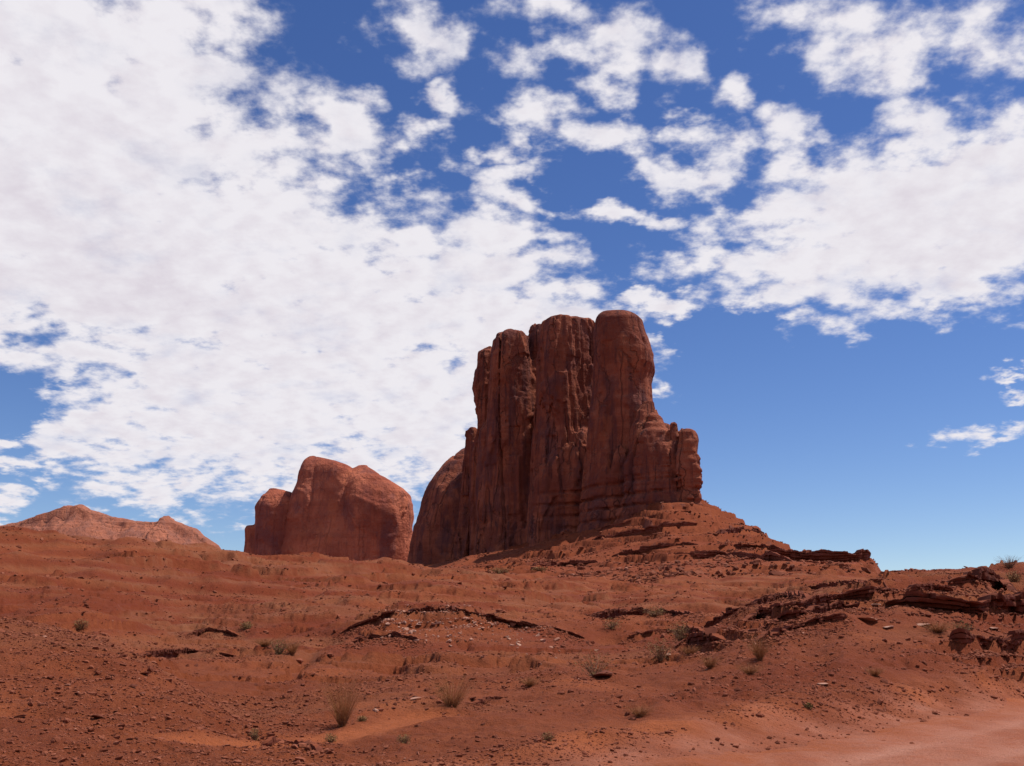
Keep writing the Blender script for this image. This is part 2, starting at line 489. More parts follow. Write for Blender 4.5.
def ground_material():
    m, t, b = new_mat('red_desert_soil')
    pos = t.node('ShaderNodeNewGeometry').outputs['Position']
    n1 = t.noise(pos, 0.06, 5, 0.6); n2 = t.noise(pos, 0.9, 6, 0.65); n3 = t.noise(pos, 7.0, 6, 0.7)
    c = t.mix(t.smooth(n1, 0.35, 0.65), dirt((0.200, 0.056, 0.024)), dirt((0.262, 0.083, 0.040)))
    c = t.mix(t.smooth(n2, 0.42, 0.66, 0, .6), c, dirt((0.165, 0.042, 0.020)))
    c = t.mix(t.smooth(n3, 0.55, 0.75, 0, .7), c, dirt((0.320, 0.125, 0.066)))
    n5 = t.noise(pos, 26.0, 3, 0.6); n6 = t.noise(pos, 2.6, 7, 0.72)
    c = t.mix(t.smooth(n6, 0.54, 0.68, 0, .55), c, dirt((0.15, 0.042, 0.022)))
    c = t.mix(t.smooth(n6, 0.42, 0.30, 0, .5), c, dirt((0.33, 0.13, 0.075)))
    c = t.mix(t.smooth(n5, 0.60, 0.72, 0, .6), c, dirt((0.36, 0.16, 0.095)))
    c = t.mix(t.smooth(n5, 0.42, 0.30, 0, .55), c, dirt((0.11, 0.030, 0.016)))
    c = t.mix(t.math('MULTIPLY', attr(t, 'maroon'), t.smooth(n2, 0.25, 0.6, 1.0, .6)), c, dirt((0.165, 0.036, 0.018)))
    c = t.mix(t.math('MULTIPLY', attr(t, 'grey'), t.smooth(n2, 0.3, 0.7, .4, 1)), c, dirt((0.250, 0.110, 0.066)))
    c = t.mix(t.math('MULTIPLY', attr(t, 'sand'), t.smooth(n3, 0.35, 0.7, 1.0, .55)), c, dirt((0.390, 0.130, 0.058)))
    c = t.mix(t.math('MULTIPLY', attr(t, 'rock'), .75), c, t.mix(n2, dirt((0.135, 0.038, 0.021)), dirt((0.23, 0.068, 0.036))))
    st = t.mapping(pos, rot=(0, 0, math.radians(45)), sc=(1.0, 0.16, 1.0))
    c = t.mix(t.math('MULTIPLY', attr(t, 'road'), t.smooth(n2, 0.35, 0.62, 1.0, .5)), c, road_colour(t, pos, st))
    t.put(b.inputs['Base Color'], c)
    h = t.math('ADD', t.math('MULTIPLY', n3, 0.5), t.math('MULTIPLY', n5, 0.25))
    h = t.math('ADD', h, t.math('ADD', t.math('MULTIPLY', n2, 1.4), t.math('MULTIPLY', n6, 1.6)))
    bump(t, b, h, 0.9, 0.14)
    return m


def road_material():
    m, t, b = new_mat('packed_dirt')
    pos = t.node('ShaderNodeNewGeometry').outputs['Position']
    # stretched along the direction of travel
    st = t.mapping(pos, rot=(0, 0, math.radians(45)), sc=(1.0, 0.16, 1.0))
    c = road_colour(t, pos, st)
    n2 = t.noise(pos, 2.2, 5, 0.65); n3 = t.noise(pos, 16, 5, 0.7)
    c = t.mix(t.math('MULTIPLY', attr(t, 'track'), t.smooth(n3, .35, .6, 1.0, .55), clamp=True), c, (0.50, 0.225, 0.148))
    e = t.math('MULTIPLY', attr(t, 'edge'), t.smooth(n2, 0.35, 0.62, 0.35, 1.0))
    c = t.mix(e, c, dirt((0.36, 0.118, 0.052)))
    t.put(b.inputs['Base Color'], c)
    bump(t, b, t.math('ADD', t.math('MULTIPLY', n3, .8), n2), 0.9, 0.12)
    return m


def cliff_material(name, light=1.0, pink=0.0, unit=1.0, stain_and_shade=1.0):
    m, t, b = new_mat(name)
    pos = t.node('ShaderNodeNewGeometry').outputs['Position']
    u = 1 / unit
    streak = t.noise(t.mapping(pos, sc=(0.16 * u, 0.16 * u, 0.010 * u)), 1.0, 6, 0.62)
    streak2 = t.noise(t.mapping(pos, loc=(40, 3, 9), sc=(0.42 * u, 0.42 * u, 0.02 * u)), 1.0, 5, 0.6)
    beds = t.noise(t.mapping(pos, sc=(0.012 * u, 0.012 * u, 0.22 * u)), 1.0, 4, 0.6)
    blot = t.noise(pos, 0.05 * u, 5, 0.6); fine = t.noise(pos, 0.55 * u, 6, 0.7)
    L = lambda c: tuple(v * light * k for v, k in zip(c, (0.93, 0.81, 0.78)))
    c = t.mix(t.smooth(blot, 0.38, 0.62), L((0.225, 0.068, 0.040)), L((0.370, 0.130, 0.072)))
    c = t.mix(t.smooth(beds, 0.45, 0.65, 0, .45), c, L((0.205, 0.058, 0.036)))
    c = t.mix(t.smooth(streak, 0.48, 0.66, 0, .75 * stain_and_shade), c, L((0.125, 0.050, 0.047)))
    c = t.mix(t.smooth(streak, 0.44, 0.30, 0, .45), c, L((0.400, 0.145, 0.075)))
    c = t.mix(t.smooth(streak2, 0.55, 0.68, 0, .75 * stain_and_shade), c, L((0.080, 0.036, 0.036)))
    patch = t.noise(t.mapping(pos, loc=(11, 5, 2), sc=(0.07 * u, 0.07 * u, 0.035 * u)), 1.0, 5, 0.6)
    c = t.mix(t.smooth(patch, 0.52, 0.62, 0, .5), c, L((0.105, 0.052, 0.058)))
    c = t.mix(t.smooth(patch, 0.42, 0.34, 0, .5), c, L((0.39, 0.130, 0.060)))
    c = t.mix(t.smooth(fine, 0.5, 0.75, 0, .35), c, L((0.17, 0.050, 0.030)))
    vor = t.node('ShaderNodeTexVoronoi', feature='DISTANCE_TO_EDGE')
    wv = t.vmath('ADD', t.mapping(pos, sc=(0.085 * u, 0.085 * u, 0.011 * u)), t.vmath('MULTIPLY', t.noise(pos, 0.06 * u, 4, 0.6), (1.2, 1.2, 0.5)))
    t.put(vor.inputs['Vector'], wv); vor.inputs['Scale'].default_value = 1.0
    crack = t.math('MULTIPLY', t.smooth(vor.outputs['Distance'], 0.0, 0.035, 1.0, 0.0), 0.35 + 0.65 * (stain_and_shade - 0.45) / 0.55)
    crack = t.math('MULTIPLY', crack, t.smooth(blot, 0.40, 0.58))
    c = t.mix(t.math('MULTIPLY', crack, 0.55), c, L((0.085, 0.034, 0.030)))  # shade of the cracks put into the colour as thin dark lines
    if pink: c = t.mix(pink, c, (0.46, 0.20, 0.125))
    t.put(b.inputs['Base Color'], c)
    h = t.math('ADD', t.math('MULTIPLY', fine, 1.6 * unit), t.math('MULTIPLY', streak2, 1.6 * unit))
    h = t.math('SUBTRACT', h, t.math('MULTIPLY', crack, 1.2 * unit))
    h = t.math('ADD', h, t.math('MULTIPLY', beds, 1.2 * unit))
    bump(t, b, h, 0.9, 1.0)
    return m


def stone_material(name, dark, pale, scale=6.0, dust=0.0):
    m, t, b = new_mat(name, 0.9)
    pos = t.node('ShaderNodeNewGeometry').outputs['Position']
    rnd = t.node('ShaderNodeObjectInfo').outputs['Random']
    n = t.noise(pos, scale, 6, 0.65); n2 = t.noise(pos, scale * .25, 3, 0.5)
    c = t.mix(rnd, dark, pale)
    c = t.mix(t.smooth(n2, 0.4, 0.7, 0, .6), c, tuple(v * .7 for v in dark))
    c = t.mix(t.smooth(n, 0.5, 0.75, 0, .5), c, pale)
    if dust:                                                            # red dust settles on the level tops
        up = t.node('ShaderNodeSeparateXYZ'); t.l.new(t.node('ShaderNodeNewGeometry').outputs['True Normal'], up.inputs[0])
        c = t.mix(t.smooth(up.outputs[2], 0.55, 0.9, 0, dust), c, dirt((0.215, 0.063, 0.028)))
    t.put(b.inputs['Base Color'], c)
    bump(t, b, n, 0.5, 0.04 * 6 / scale)
    return m


def gravel_material():
    m, t, b = new_mat('loose_gravel', 0.9)
    a = attr(t, 'tone')
    pos = t.node('ShaderNodeNewGeometry').outputs['Position']
    n = t.noise(pos, 20, 3, 0.6)
    c = t.mix(t.smooth(a, 0.0, 0.7), (0.140, 0.036, 0.0165), (0.260, 0.080, 0.040))
    c = t.mix(t.smooth(a, 0.90, 1.0), c, (0.46, 0.23, 0.155))
    c = t.mix(t.smooth(n, .45, .7, 0, .4), c, (0.13, 0.042, 0.026))
    t.put(b.inputs['Base Color'], c)
    return m


def plant_material(name, a, bcol, rough=0.7):
    m, t, b = new_mat(name, rough)
    pos = t.node('ShaderNodeNewGeometry').outputs['Position']
    n = t.noise(pos, 9, 3, 0.6)
    t.put(b.inputs['Base Color'], t.mix(t.smooth(n, .35, .65), a, bcol))
    return m


M_GROUND = ground_material()
M_ROAD = road_material()
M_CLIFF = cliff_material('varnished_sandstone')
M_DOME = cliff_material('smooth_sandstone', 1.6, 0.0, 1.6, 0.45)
M_FAR = cliff_material('pale_slickrock', 1.25, 0.4, 2.0)
M_LEDGE = stone_material('dark_red_ledge_rock', (0.118, 0.031, 0.016), (0.175, 0.049, 0.027), 3.0, .85)
M_TALUS_LEDGE = stone_material('talus_ledge_rock', (0.160, 0.048, 0.029), (0.220, 0.068, 0.040), 0.6, .8)
M_STONE = stone_material('red_stone', (0.115, 0.029, 0.015), (0.22, 0.070, 0.037), 8.0)
M_BOULDER = stone_material('red_boulder', (0.125, 0.034, 0.018), (0.24, 0.085, 0.048), 0.8)
M_PALE = stone_material('pale_stone', (0.34, 0.150, 0.095), (0.56, 0.33, 0.24), 8.0)
M_GRAVEL = gravel_material()
M_STRAW = plant_material('dry_straw', (0.40, 0.180, 0.070), (0.27, 0.105, 0.040))
M_TWIG = plant_material('grey_twig', (0.19, 0.095, 0.055), (0.27, 0.14, 0.085))
M_LEAF = plant_material('olive_leaf', (0.210, 0.130, 0.045), (0.285, 0.165, 0.060))
M_GREEN = plant_material('green_leaf', (0.115, 0.100, 0.026), (0.17, 0.130, 0.040))


# ------------------------------------------------------------------ the land
def build_ground():
    fine = np.arange(-0.62, 0.62, 0.00135)
    coarse = np.r_[np.linspace(-math.pi, -0.62, 150, endpoint=False)]
    az = np.r_[coarse, fine, np.linspace(0.62, math.pi, 150, endpoint=False)]
    rs = [2.0]
    while rs[-1] < 9000:
        r = rs[-1]
        rs.append(r * (1.05 if r < 9 else 1.0062 if r < 150 else 1.0045 if r < 640 else 1.05))
    rs = np.array(rs)
    A, R = np.meshgrid(az, rs, indexing='ij')
    x = R * np.sin(A); y = R * np.cos(A)
    z, sd, wash, shoulder, region = land(x, y, True)
    na, nr = A.shape
    r = R
    sand = np.clip(wash * 1.3 + 0.85 * np.exp(-((sd + 0.6) / 0.9) ** 2) * (0.55 + perlin2(x / 2.2, y / 2.2, 8)) + 0, 0, 1) * (r < 120)
    sand = np.clip(sand + 0.45 * sstep(0.25, 0.7, perlin2(x / 5, y / 5, 61)) * (r > 14) * (r < 45), 0, 1)
    grey = sstep(0.05, 0.4, perlin2(x / 40, y / 40, 31)) * sstep(100, 140, r) * (1 - sstep(260, 330, r))
    grey = np.clip(grey + .6 * sstep(.1, .5, perlin2(x / 16, y / 16, 33)) * (r > 25) * (r < 110), 0, 1)
    maroon = sstep(0.0, 0.4, perlin2(x / 55, y / 30, 41)) * sstep(70, 95, r) * (1 - sstep(190, 240, r))
    maroon = np.clip(maroon + np.exp(-((sd + 3.2) / 1.8) ** 2) * sstep(20, 26, r) * .8, 0, 1)
    # darker shaly beds show through on the talus
    tz = z / 5.5 + 0.6 * perlin2(x / 40, y / 40, 43)
    maroon = np.clip(maroon + sstep(300, 360, r) * (1 - sstep(750, 850, r)) * (0.25 + .65 * sstep(-.1, .5, np.sin(tz * 2 * math.pi) * .7 + perlin2(x / 15, y / 15, 44))), 0, 1)
    bz = z / 2.1 + 0.02 * x + 0.9 * perlin2(x / 38, y / 38, 45) + 0.25 * perlin2(x / 8, y / 8, 46)
    bed = sstep(.15, .75, np.sin(bz * 2 * math.pi) + .8 * perlin2(x / 20, y / 20, 47)) * sstep(38, 60, r) * (1 - sstep(280, 330, r))
    maroon = np.clip(maroon * .8 + .75 * bed, 0, 1)
    bed2 = sstep(.3, .9, np.sin(bz * 2 * math.pi + 2.4) + .8 * perlin2(x / 26, y / 26, 48)) * sstep(38, 60, r) * (1 - sstep(280, 330, r))
    grey = np.clip(grey * .7 + .6 * bed2, 0, 1)
    # bare rock where the land is steep
    dz_r = np.gradient(z, axis=1) / np.gradient(R, axis=1)
    rock = sstep(0.65, 1.6, np.abs(dz_r)) * (r > 34)
    V = np.stack([x, y, z], -1).reshape(-1, 3)
    idx = np.arange(na * nr).reshape(na, nr)
    nxt = np.roll(idx, -1, axis=0)
    Fq = np.stack([idx[:, :-1], idx[:, 1:], nxt[:, 1:], nxt[:, :-1]], -1).reshape(-1, 4)[:, ::-1]
    me = mesh_from('ground', V, Fq, True, dict(sand=sand.ravel(), grey=grey.ravel(), maroon=maroon.ravel(), rock=rock.ravel(), road=(sstep(-1.1, 0.7, sd + 0.9 * perlin2(x / 1.6, y / 1.6, 62)) * (r < 200)).ravel()))
    # close the small ring under the viewer's feet
    o = tag(obj('ground', me, M_GROUND), kind='structure')
    return o


build_ground()


def build_road():
    # stations along the far edge, 14 m wide towards the near side
    p = ROAD_EDGE; seg = np.hypot(*np.diff(p, axis=0).T); s = np.r_[0, np.cumsum(seg)]
    q = np.arange(0, s[-1], 0.25)
    cx = pchip(s, p[:, 0], q); cy = pchip(s, p[:, 1], q)
    tx = np.gradient(cx); ty = np.gradient(cy); L = np.hypot(tx, ty); tx /= L; ty /= L
    k = np.ones(25) / 25
    tx = np.convolve(np.pad(tx, 12, mode='edge'), k, 'valid'); ty = np.convolve(np.pad(ty, 12, mode='edge'), k, 'valid')
    w = np.r_[np.arange(0.0, 4, 0.16), np.arange(4, 14.2, 0.3)]
    X = cx[:, None] + ty[:, None] * w; Y = cy[:, None] - tx[:, None] * w
    z = base_height(X, Y)
    rr = np.hypot(X, Y)
    near = 1 - sstep(60, 90, rr)
    z = np.where(rr < 16, np.minimum(z, 0.02), z)
    ruts = -0.025 * sum(np.exp(-((w[None, :] + 0.5 * perlin2(X / 14, Y / 14, 12) - c) / .30) ** 2) for c in (2.9, 4.7, 7.0, 8.8)) + 0.02 * np.sin(w * 3.1 + 0.6 * perlin2(X / 8, Y / 8, 5)) * perlin2(X / 9, Y / 9, 15)
    z = z + ruts + 0.035 * perlin2(X / 1.3, Y / 1.3, 6) + 0.02 * perlin2(X / .45, Y / .45, 7) + 0.012
    edge = np.minimum(w, 14.1 - w)
    z = z - 0.12 * (1 - sstep(0.0, 1.3, edge + 0.6 * perlin2(X / 1.7, Y / 1.7, 9)))
    idx = np.arange(X.size).reshape(X.shape)
    Fq = np.stack([idx[:-1, :-1], idx[:-1, 1:], idx[1:, 1:], idx[1:, :-1]], -1).reshape(-1, 4)
    V = np.stack([X, Y, z], -1).reshape(-1, 3)
    ww = w[None, :] + 0.5 * perlin2(X / 14, Y / 14, 12)
    tk = sum(np.exp(-((ww - c) / .30) ** 2) for c in (2.9, 4.7, 7.0, 8.8)) * (0.65 + .5 * perlin2(X / 3, Y / 3, 13))
    em = 1 - sstep(0.2, 2.6, edge + 1.4 * perlin2(X / 2.3, Y / 2.3, 10))
    me = mesh_from('dirt_road', V, Fq, True, dict(edge=em.ravel(), track=tk.ravel()))
    if me.polygons[0].normal.z < 0: me.flip_normals()
    tag(obj('dirt_road', me, M_ROAD), kind='structure')


build_road()


# ------------------------------------------------------------------ solid rock from distance fields
def surface_nets(Fv, origin, h, ax_t, ax_n):
    s = Fv < 0
    nx, ny, nz = Fv.shape
    c = np.zeros((nx - 1, ny - 1, nz - 1), np.int8)
    for i in (0, 1):
        for j in (0, 1):
            for k in (0, 1):
                c += s[i:nx - 1 + i, j:ny - 1 + j, k:nz - 1 + k]
    act = (c > 0) & (c < 8)
    I, J, K = np.nonzero(act)
    pos = np.zeros((len(I), 3)); cnt = np.zeros(len(I))
    corners = [(a, b, d) for a in (0, 1) for b in (0, 1) for d in (0, 1)]
    for a in corners:
        for ax in range(3):
            if a[ax] == 1: continue
            b = list(a); b[ax] = 1
            f0 = Fv[I + a[0], J + a[1], K + a[2]]; f1 = Fv[I + b[0], J + b[1], K + b[2]]
            m = (f0 < 0) != (f1 < 0)
            t = np.where(m, f0 / np.where(m, f0 - f1, 1), 0)
            pt = np.stack([np.full(len(I), float(v)) for v in a], -1); pt[:, ax] += t
            pos[m] += pt[m]; cnt += m
    pos = pos / cnt[:, None] + np.stack([I, J, K], -1)
    vid = np.full(act.shape, -1, np.int64); vid[I, J, K] = np.arange(len(I))
    quads = []
    for ax in range(3):
        sl0 = [slice(1, -1)] * 3; sl1 = [slice(1, -1)] * 3
        sl0[ax] = slice(0, -1); sl1[ax] = slice(1, None)
        a0 = s[tuple(sl0)]; a1 = s[tuple(sl1)]
        for flip, m in ((False, a0 & ~a1), (True, ~a0 & a1)):
            idx = np.stack(np.nonzero(m), -1)
            if len(idx) == 0: continue
            o = idx + 1; o[:, ax] -= 1
            u, v = (ax + 1) % 3, (ax + 2) % 3
            def g(du, dv):
                p = o.copy(); p[:, u] += du; p[:, v] += dv
                return vid[p[:, 0], p[:, 1], p[:, 2]]
            qd = np.stack([g(-1, -1), g(0, -1), g(0, 0), g(-1, 0)], -1)
            quads.append(qd[:, ::-1] if flip else qd)
    Q = np.concatenate(quads)
    Q = Q[(Q >= 0).all(1)]
    p = pos * h
    V = origin + p[:, :1] * ax_t + p[:, 1:2] * ax_n + p[:, 2:] * np.array([0, 0, 1.0])
    return V, Q


class Column:
    """a rock column: outline (sight line, left, right) at a given range, round in plan"""
    def __init__(self, rng, prof, deep=1.0, power=2.4, turn=0.0, sink=0.0):
        zs, cs, rs = [], [], []
        for (py, xl, xr) in prof:
            a, b = P(xl, py, rng), P(xr, py, rng)
            zs.append((a[2] + b[2]) / 2); cs.append((a[:2] + b[:2]) / 2); rs.append(np.hypot(*(a - b)[:2]) / 2)
        o = np.argsort(zs)
        self.z = np.array(zs)[o]; self.c = np.array(cs)[o]; self.R = np.array(rs)[o]
        self.deep, self.power, self.turn = deep, power, turn
        m = self.c.mean(0); self.dir = m / np.hypot(*m)              # sight direction
        self.top = self.z[-1]

    def sdf(self, X, Y, Z):
        z1 = Z[0, 0, :]
        cx = np.interp(z1, self.z, self.c[:, 0]); cy = np.interp(z1, self.z, self.c[:, 1]); R = np.interp(z1, self.z, self.R)
        dx = X - cx; dy = Y - cy
        d = self.dir
        ct, st = math.cos(self.turn), math.sin(self.turn)
        across = dx * d[1] - dy * d[0]; along = dx * d[0] + dy * d[1]
        along = along / self.deep
        a = np.abs(across * ct + along * st); b = np.abs(-across * st + along * ct)
        n = self.power
        rad = (a ** n + b ** n) ** (1 / n)
        if self.turn:
            # keep the outline width seen from the front
            k = (abs(ct) ** (n / (n - 1)) + abs(st) ** (n / (n - 1))) ** ((n - 1) / n)
            rad = rad * k
        side = rad - R
        up = Z - self.top
        return np.where(up > 0, np.sqrt(np.maximum(side, 0) ** 2 + up ** 2), side)


def smin(a, b, k):
    h = np.clip(0.5 + 0.5 * (b - a) / k, 0, 1)
    return b + (a - b) * h - k * h * (1 - h)


def rock_mesh(name, cols, h, wall_dir, k=2.0, zbase=0.0, carve=None, seed=0, amp=1.0, beds=None, pad=6.0):
    t = np.array([wall_dir[0], wall_dir[1], 0.0]); t /= np.linalg.norm(t); n = np.array([-t[1], t[0], 0.0])
    lo = np.array([1e9, 1e9]); hi = -lo; ztop = 0
    for c in cols:
        for p, R in zip(c.c, c.R):
            q = np.array([p @ t[:2], p @ n[:2]]); RR = R * max(1, c.deep) * 1.25 + pad
            lo = np.minimum(lo, q - RR); hi = np.maximum(hi, q + RR)
        ztop = max(ztop, c.top)
    ztop += pad
    gt = np.arange(lo[0], hi[0], h); gn = np.arange(lo[1], hi[1], h); gz = np.arange(zbase, ztop, h)
    T, N = np.meshgrid(gt, gn, indexing='ij')
    X = (T * t[0] + N * n[0])[:, :, None]; Y = (T * t[1] + N * n[1])[:, :, None]; Z = gz[None, None, :]
    D = None
    for c in cols:
        d = c.sdf(X, Y, Z)
        D = d if D is None else smin(D, d, k)
    D = D.astype(np.float64)
    band = np.abs(D) < 7.0 * max(1, amp)
    I, J, K = np.nonzero(band)
    tt, nn, zz = gt[I], gn[J], gz[K]
    d = D[I, J, K]
    xx = tt * t[0] + nn * n[0]; yy = tt * t[1] + nn * n[1]
    d = d + carve(xx, yy, zz, tt, nn, seed) * amp
    D[I, J, K] = d
    D[:, :, 0] = np.maximum(D[:, :, 0], 0.01)
    V, Q = surface_nets(D, gt[0] * t + gn[0] * n + np.array([0, 0, gz[0]]), h, t, n)
    return mesh_from(name, V, Q, True)


def blocks(a, b, z, w, h, seed):
    """joint-bounded blocks: each stands a little proud of or behind its neighbours"""
    ia = np.floor(a / w); ib = np.floor(b / (w * 1.4))
    col = _hash(ia, ib, np.zeros_like(ia), seed + 31) / 4294967296.0
    iz = np.floor(z / (h * (.6 + .9 * col)) + col * 7)
    return _hash(ia, ib, iz, seed + 37) / 4294967296.0 - 0.5


def carve_cliff(x, y, z, tt, nn, seed):
    """weathering of a sheer wall: vertical flutes and joints, sheets spalled off, bedding at its foot"""
    wx = perlin3(x / 40, y / 40, z / 70, seed + 1) * 9
    w2 = perlin3(x / 13, y / 13, z / 40, seed + 11) * 1.6
    fl = perlin3((x + wx) / 13, (y + wx) / 13, z / 150, seed + 2)
    e = -1.5 * (0.5 - 2 * np.abs(fl)) * 0.9                         # broad rounded flutes with sharp joints between
    f2 = perlin3((x + wx + w2) / 5.2, (y - wx) / 5.2, z / 150, seed + 3)
    e += 1.0 * (2 * np.abs(f2) - .45) * -1
    f3 = perlin3((x + w2) / 2.6, (y - w2) / 2.6, z / 80, seed + 13)
    e += 0.4 * f3
    j = np.abs(perlin3((x - wx * .5 + w2) / 19, (y + wx * .5) / 19, z / 210, seed + 4))
    e += 6.5 * (1 - sstep(0.0, 0.06, j)) * sstep(-.25, .15, perlin3(x / 30, y / 30, z / 50, seed + 14))
    sl = perlin3(x / 24, y / 24, z / 40, seed + 5)
    e += 1.9 * sstep(-0.03, 0.03, sl) + 1.4 * sstep(0.17, 0.21, sl) + 1.2 * sstep(.3, .33, sl) - 1.6   # sheets spalled off
    e += 0.55 * perlin3(x / 3.2, y / 3.2, z / 4.5, seed + 6)
    e += 0.30 * perlin3(x / 1.7, y / 1.7, z / 1.9, seed + 7)
    zz = z + 1.6 * perlin3(x / 30, y / 30, z / 30, seed + 8) + 0.5 * perlin3(x / 6, y / 6, z / 6, seed + 9)
    low = (1 - sstep(76, 84, zz)) * sstep(0, 40, x)                 # thin bedding at the foot, towards the near end
    for zb, wd, dp in ((84, 1.3, 2.0), (77, 1.2, 3.6), (70.5, 1.1, 2.2), (64, 1.2, 2.0)):
        e += dp * sstep(0, 45, x) * (1 - sstep(wd * .35, wd, np.abs(zz - zb)))
    j2 = np.abs(perlin3((x + wx) / 9, (y - w2 * 2) / 9, z / 120, seed + 15))
    e += 3.2 * (1 - sstep(0.0, 0.07, j2)) * sstep(.0, .3, perlin3(x / 22, y / 22, z / 38, seed + 16))
    e += blocks(tt + w2 * 1.4 + .3 * wx, nn, z, 7.0, 26.0, seed) * 2.0 + blocks(tt + w2, nn, z, 3.4, 11.0, seed + 5) * 0.6
    return e


def carve_shoulder(x, y, z, tt, nn, seed):
    e = carve_cliff(x, y, z, tt, nn, seed) * 0.7
    zz = z + 0.8 * perlin3(x / 14, y / 14, z / 14, seed + 18)
    bed = np.mod(zz / 5.2, 1.0)
    e += blocks(tt, nn, zz, 5.0, 5.0, seed + 3) * 1.6 + 0.8 * (1 - sstep(0.04, 0.13, np.abs(bed - 0.5))) * (1 - sstep(92, 98, z)) + 1.2 * perlin3(x / 6, y / 6, z / 7, seed + 21)
    return e


def carve_dome(x, y, z, tt, nn, seed):
    fl = perlin3(x / 26, y / 26, z / 120, seed + 2)
    e = -1.6 * (0.5 - 2 * np.abs(fl))
    e += 1.0 * perlin3(x / 9, y / 9, z / 40, seed + 3)
    sl = perlin3(x / 34, y / 34, z / 26, seed + 5)
    e += 1.8 * sstep(-0.05, 0.05, sl) + 1.2 * sstep(0.18, 0.25, sl) - 1.2
    e += 0.7 * perlin3(x / 4, y / 4, z / 5, seed + 6) + 0.35 * perlin3(x / 2, y / 2, z / 2.2, seed + 7)
    j = np.abs(perlin3(x / 30, y / 30, z / 200, seed + 4))
    e += 2.6 * (1 - sstep(0.0, 0.035, j))
    e += blocks(tt + 3 * fl, nn, z + 2 * fl, 10.0, 22.0, seed) * 1.5
    return e


WALL_DIR = (-147.0, 160.0)


def build_butte():
    root = empty('butte', (20, 600, H1(20, 600) - 20))
    tag(root, 'tall fluted red sandstone butte whose round spire towers over the talus', 'butte')
    root_inv = root.location.copy()

    def part(name, cols, label=None, **kw):
        me = rock_mesh(name, cols, **kw)
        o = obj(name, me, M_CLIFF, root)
        o.matrix_parent_inverse.translation = -root_inv
        if label: o['label'] = label
        return o
    B = Column(655, [(351, 480, 491), (353, 478, 494), (358, 477.5, 497), (380, 476, 500), (388, 474, 502), (394, 474.5, 503), (430, 474, 506), (500, 471, 512), (585, 464, 516)], power=3)
    B0 = Column(670, [(427, 470, 475), (431, 468, 477), (450, 467, 481), (560, 455, 484), (585, 452, 486)], power=3)
    Cc = Column(632, [(331, 509, 518), (332.5, 504, 525), (336, 498.5, 530), (342, 495.5, 531.5), (352, 494, 533), (372, 492, 534), (420, 489, 537), (480, 486, 542), (585, 478, 550)], power=2.6)
    Dd = Column(636, [(324, 535, 546), (325.5, 532, 550), (334, 530, 552), (360, 528.5, 555), (420, 522, 562), (440, 518, 566), (580, 505, 576)], power=2.6)
    E = Column(606, [(320.8, 553, 587), (322, 547, 591), (324, 543.5, 593), (332, 541, 594), (345, 540, 595), (380, 538, 598), (430, 535, 602), (490, 531, 608), (580, 522, 618)], power=3.0, turn=math.radians(12))
    E2 = Column(592, [(430, 572, 592), (436, 568, 598), (460, 562, 604), (580, 545, 625)], power=2.4)
    Cb = Column(640, [(425, 486, 500), (432, 482, 508), (580, 466, 522)], power=2.4)
    part('cliff_wall', [B, B0, Cc, Dd, E, E2, Cb], h=0.75, wall_dir=WALL_DIR, k=3.0, zbase=25, carve=carve_cliff, seed=100, amp=0.85)
    Fs = Column(566, [(313.3, 604, 622), (314.4, 600, 630), (316.3, 598, 635), (319.5, 596, 639.5), (323, 595, 643), (332, 594.6, 645.5), (345, 594.8, 650), (356, 595.5, 653.5), (369, 595.5, 653.5), (377, 595, 650.5),
                     (383, 595, 649.5), (400, 594, 650), (409, 592.5, 652), (422, 591, 654), (450, 588, 658), (500, 582, 666), (560, 572, 676)], power=2.7)
    part('spire', [Fs], h=0.75, wall_dir=WALL_DIR, k=2, zbase=45, carve=lambda *a: carve_cliff(*a) * sstep(-5, 60, 200 - a[2]) * 1.0, seed=140, amp=0.62)
    G2 = Column(538, [(440, 655, 676), (446, 650, 684), (470, 644, 692), (545, 630, 702)], power=2.6)
    G = Column(545, [(404, 644, 652), (411, 640, 655), (416, 638, 656), (418, 637, 660), (424, 635, 662), (426, 634, 669), (432, 632, 671), (434, 632, 677), (442, 630, 680), (465, 626, 688), (500, 620, 696), (545, 610, 704)], power=2.6)
    Hk = Column(532, [(429.5, 682, 690), (431, 679.5, 694), (435, 677.5, 697), (441, 676, 698), (449, 673, 696.5), (455, 670, 696.5), (461, 668, 699), (469, 667, 700.5), (480, 666, 701.5), (492, 664, 700), (503, 662, 701.5), (530, 656, 706)], power=2.6)
    part('shoulder', [G, G2, Hk], h=0.75, wall_dir=WALL_DIR, k=2.5, zbase=50, carve=carve_shoulder, seed=170, amp=0.72)
    I_ = Column(534, [(422.5, 671.3, 674.5), (424, 670.3, 676.3), (428, 670, 677), (436, 669.5, 678.5), (452, 668.5, 680.5), (470, 667, 682)], power=3)
    part('pinnacle', [I_], h=0.5, wall_dir=WALL_DIR, k=1, zbase=85, carve=carve_dome, seed=190, amp=0.22, pad=4)
    A = Column(700, [(447, 465, 474), (450, 458, 480), (456, 451, 486), (464, 442.5, 491), (473, 435, 495), (483, 428, 499), (492, 423.5, 502), (505, 419.5, 505), (530, 415.5, 509), (560, 409, 514), (590, 404, 518)], power=2.4)
    part('rounded_buttress', [A], h=1.1, wall_dir=WALL_DIR, k=2, zbase=25, carve=carve_dome, seed=210, amp=0.75)


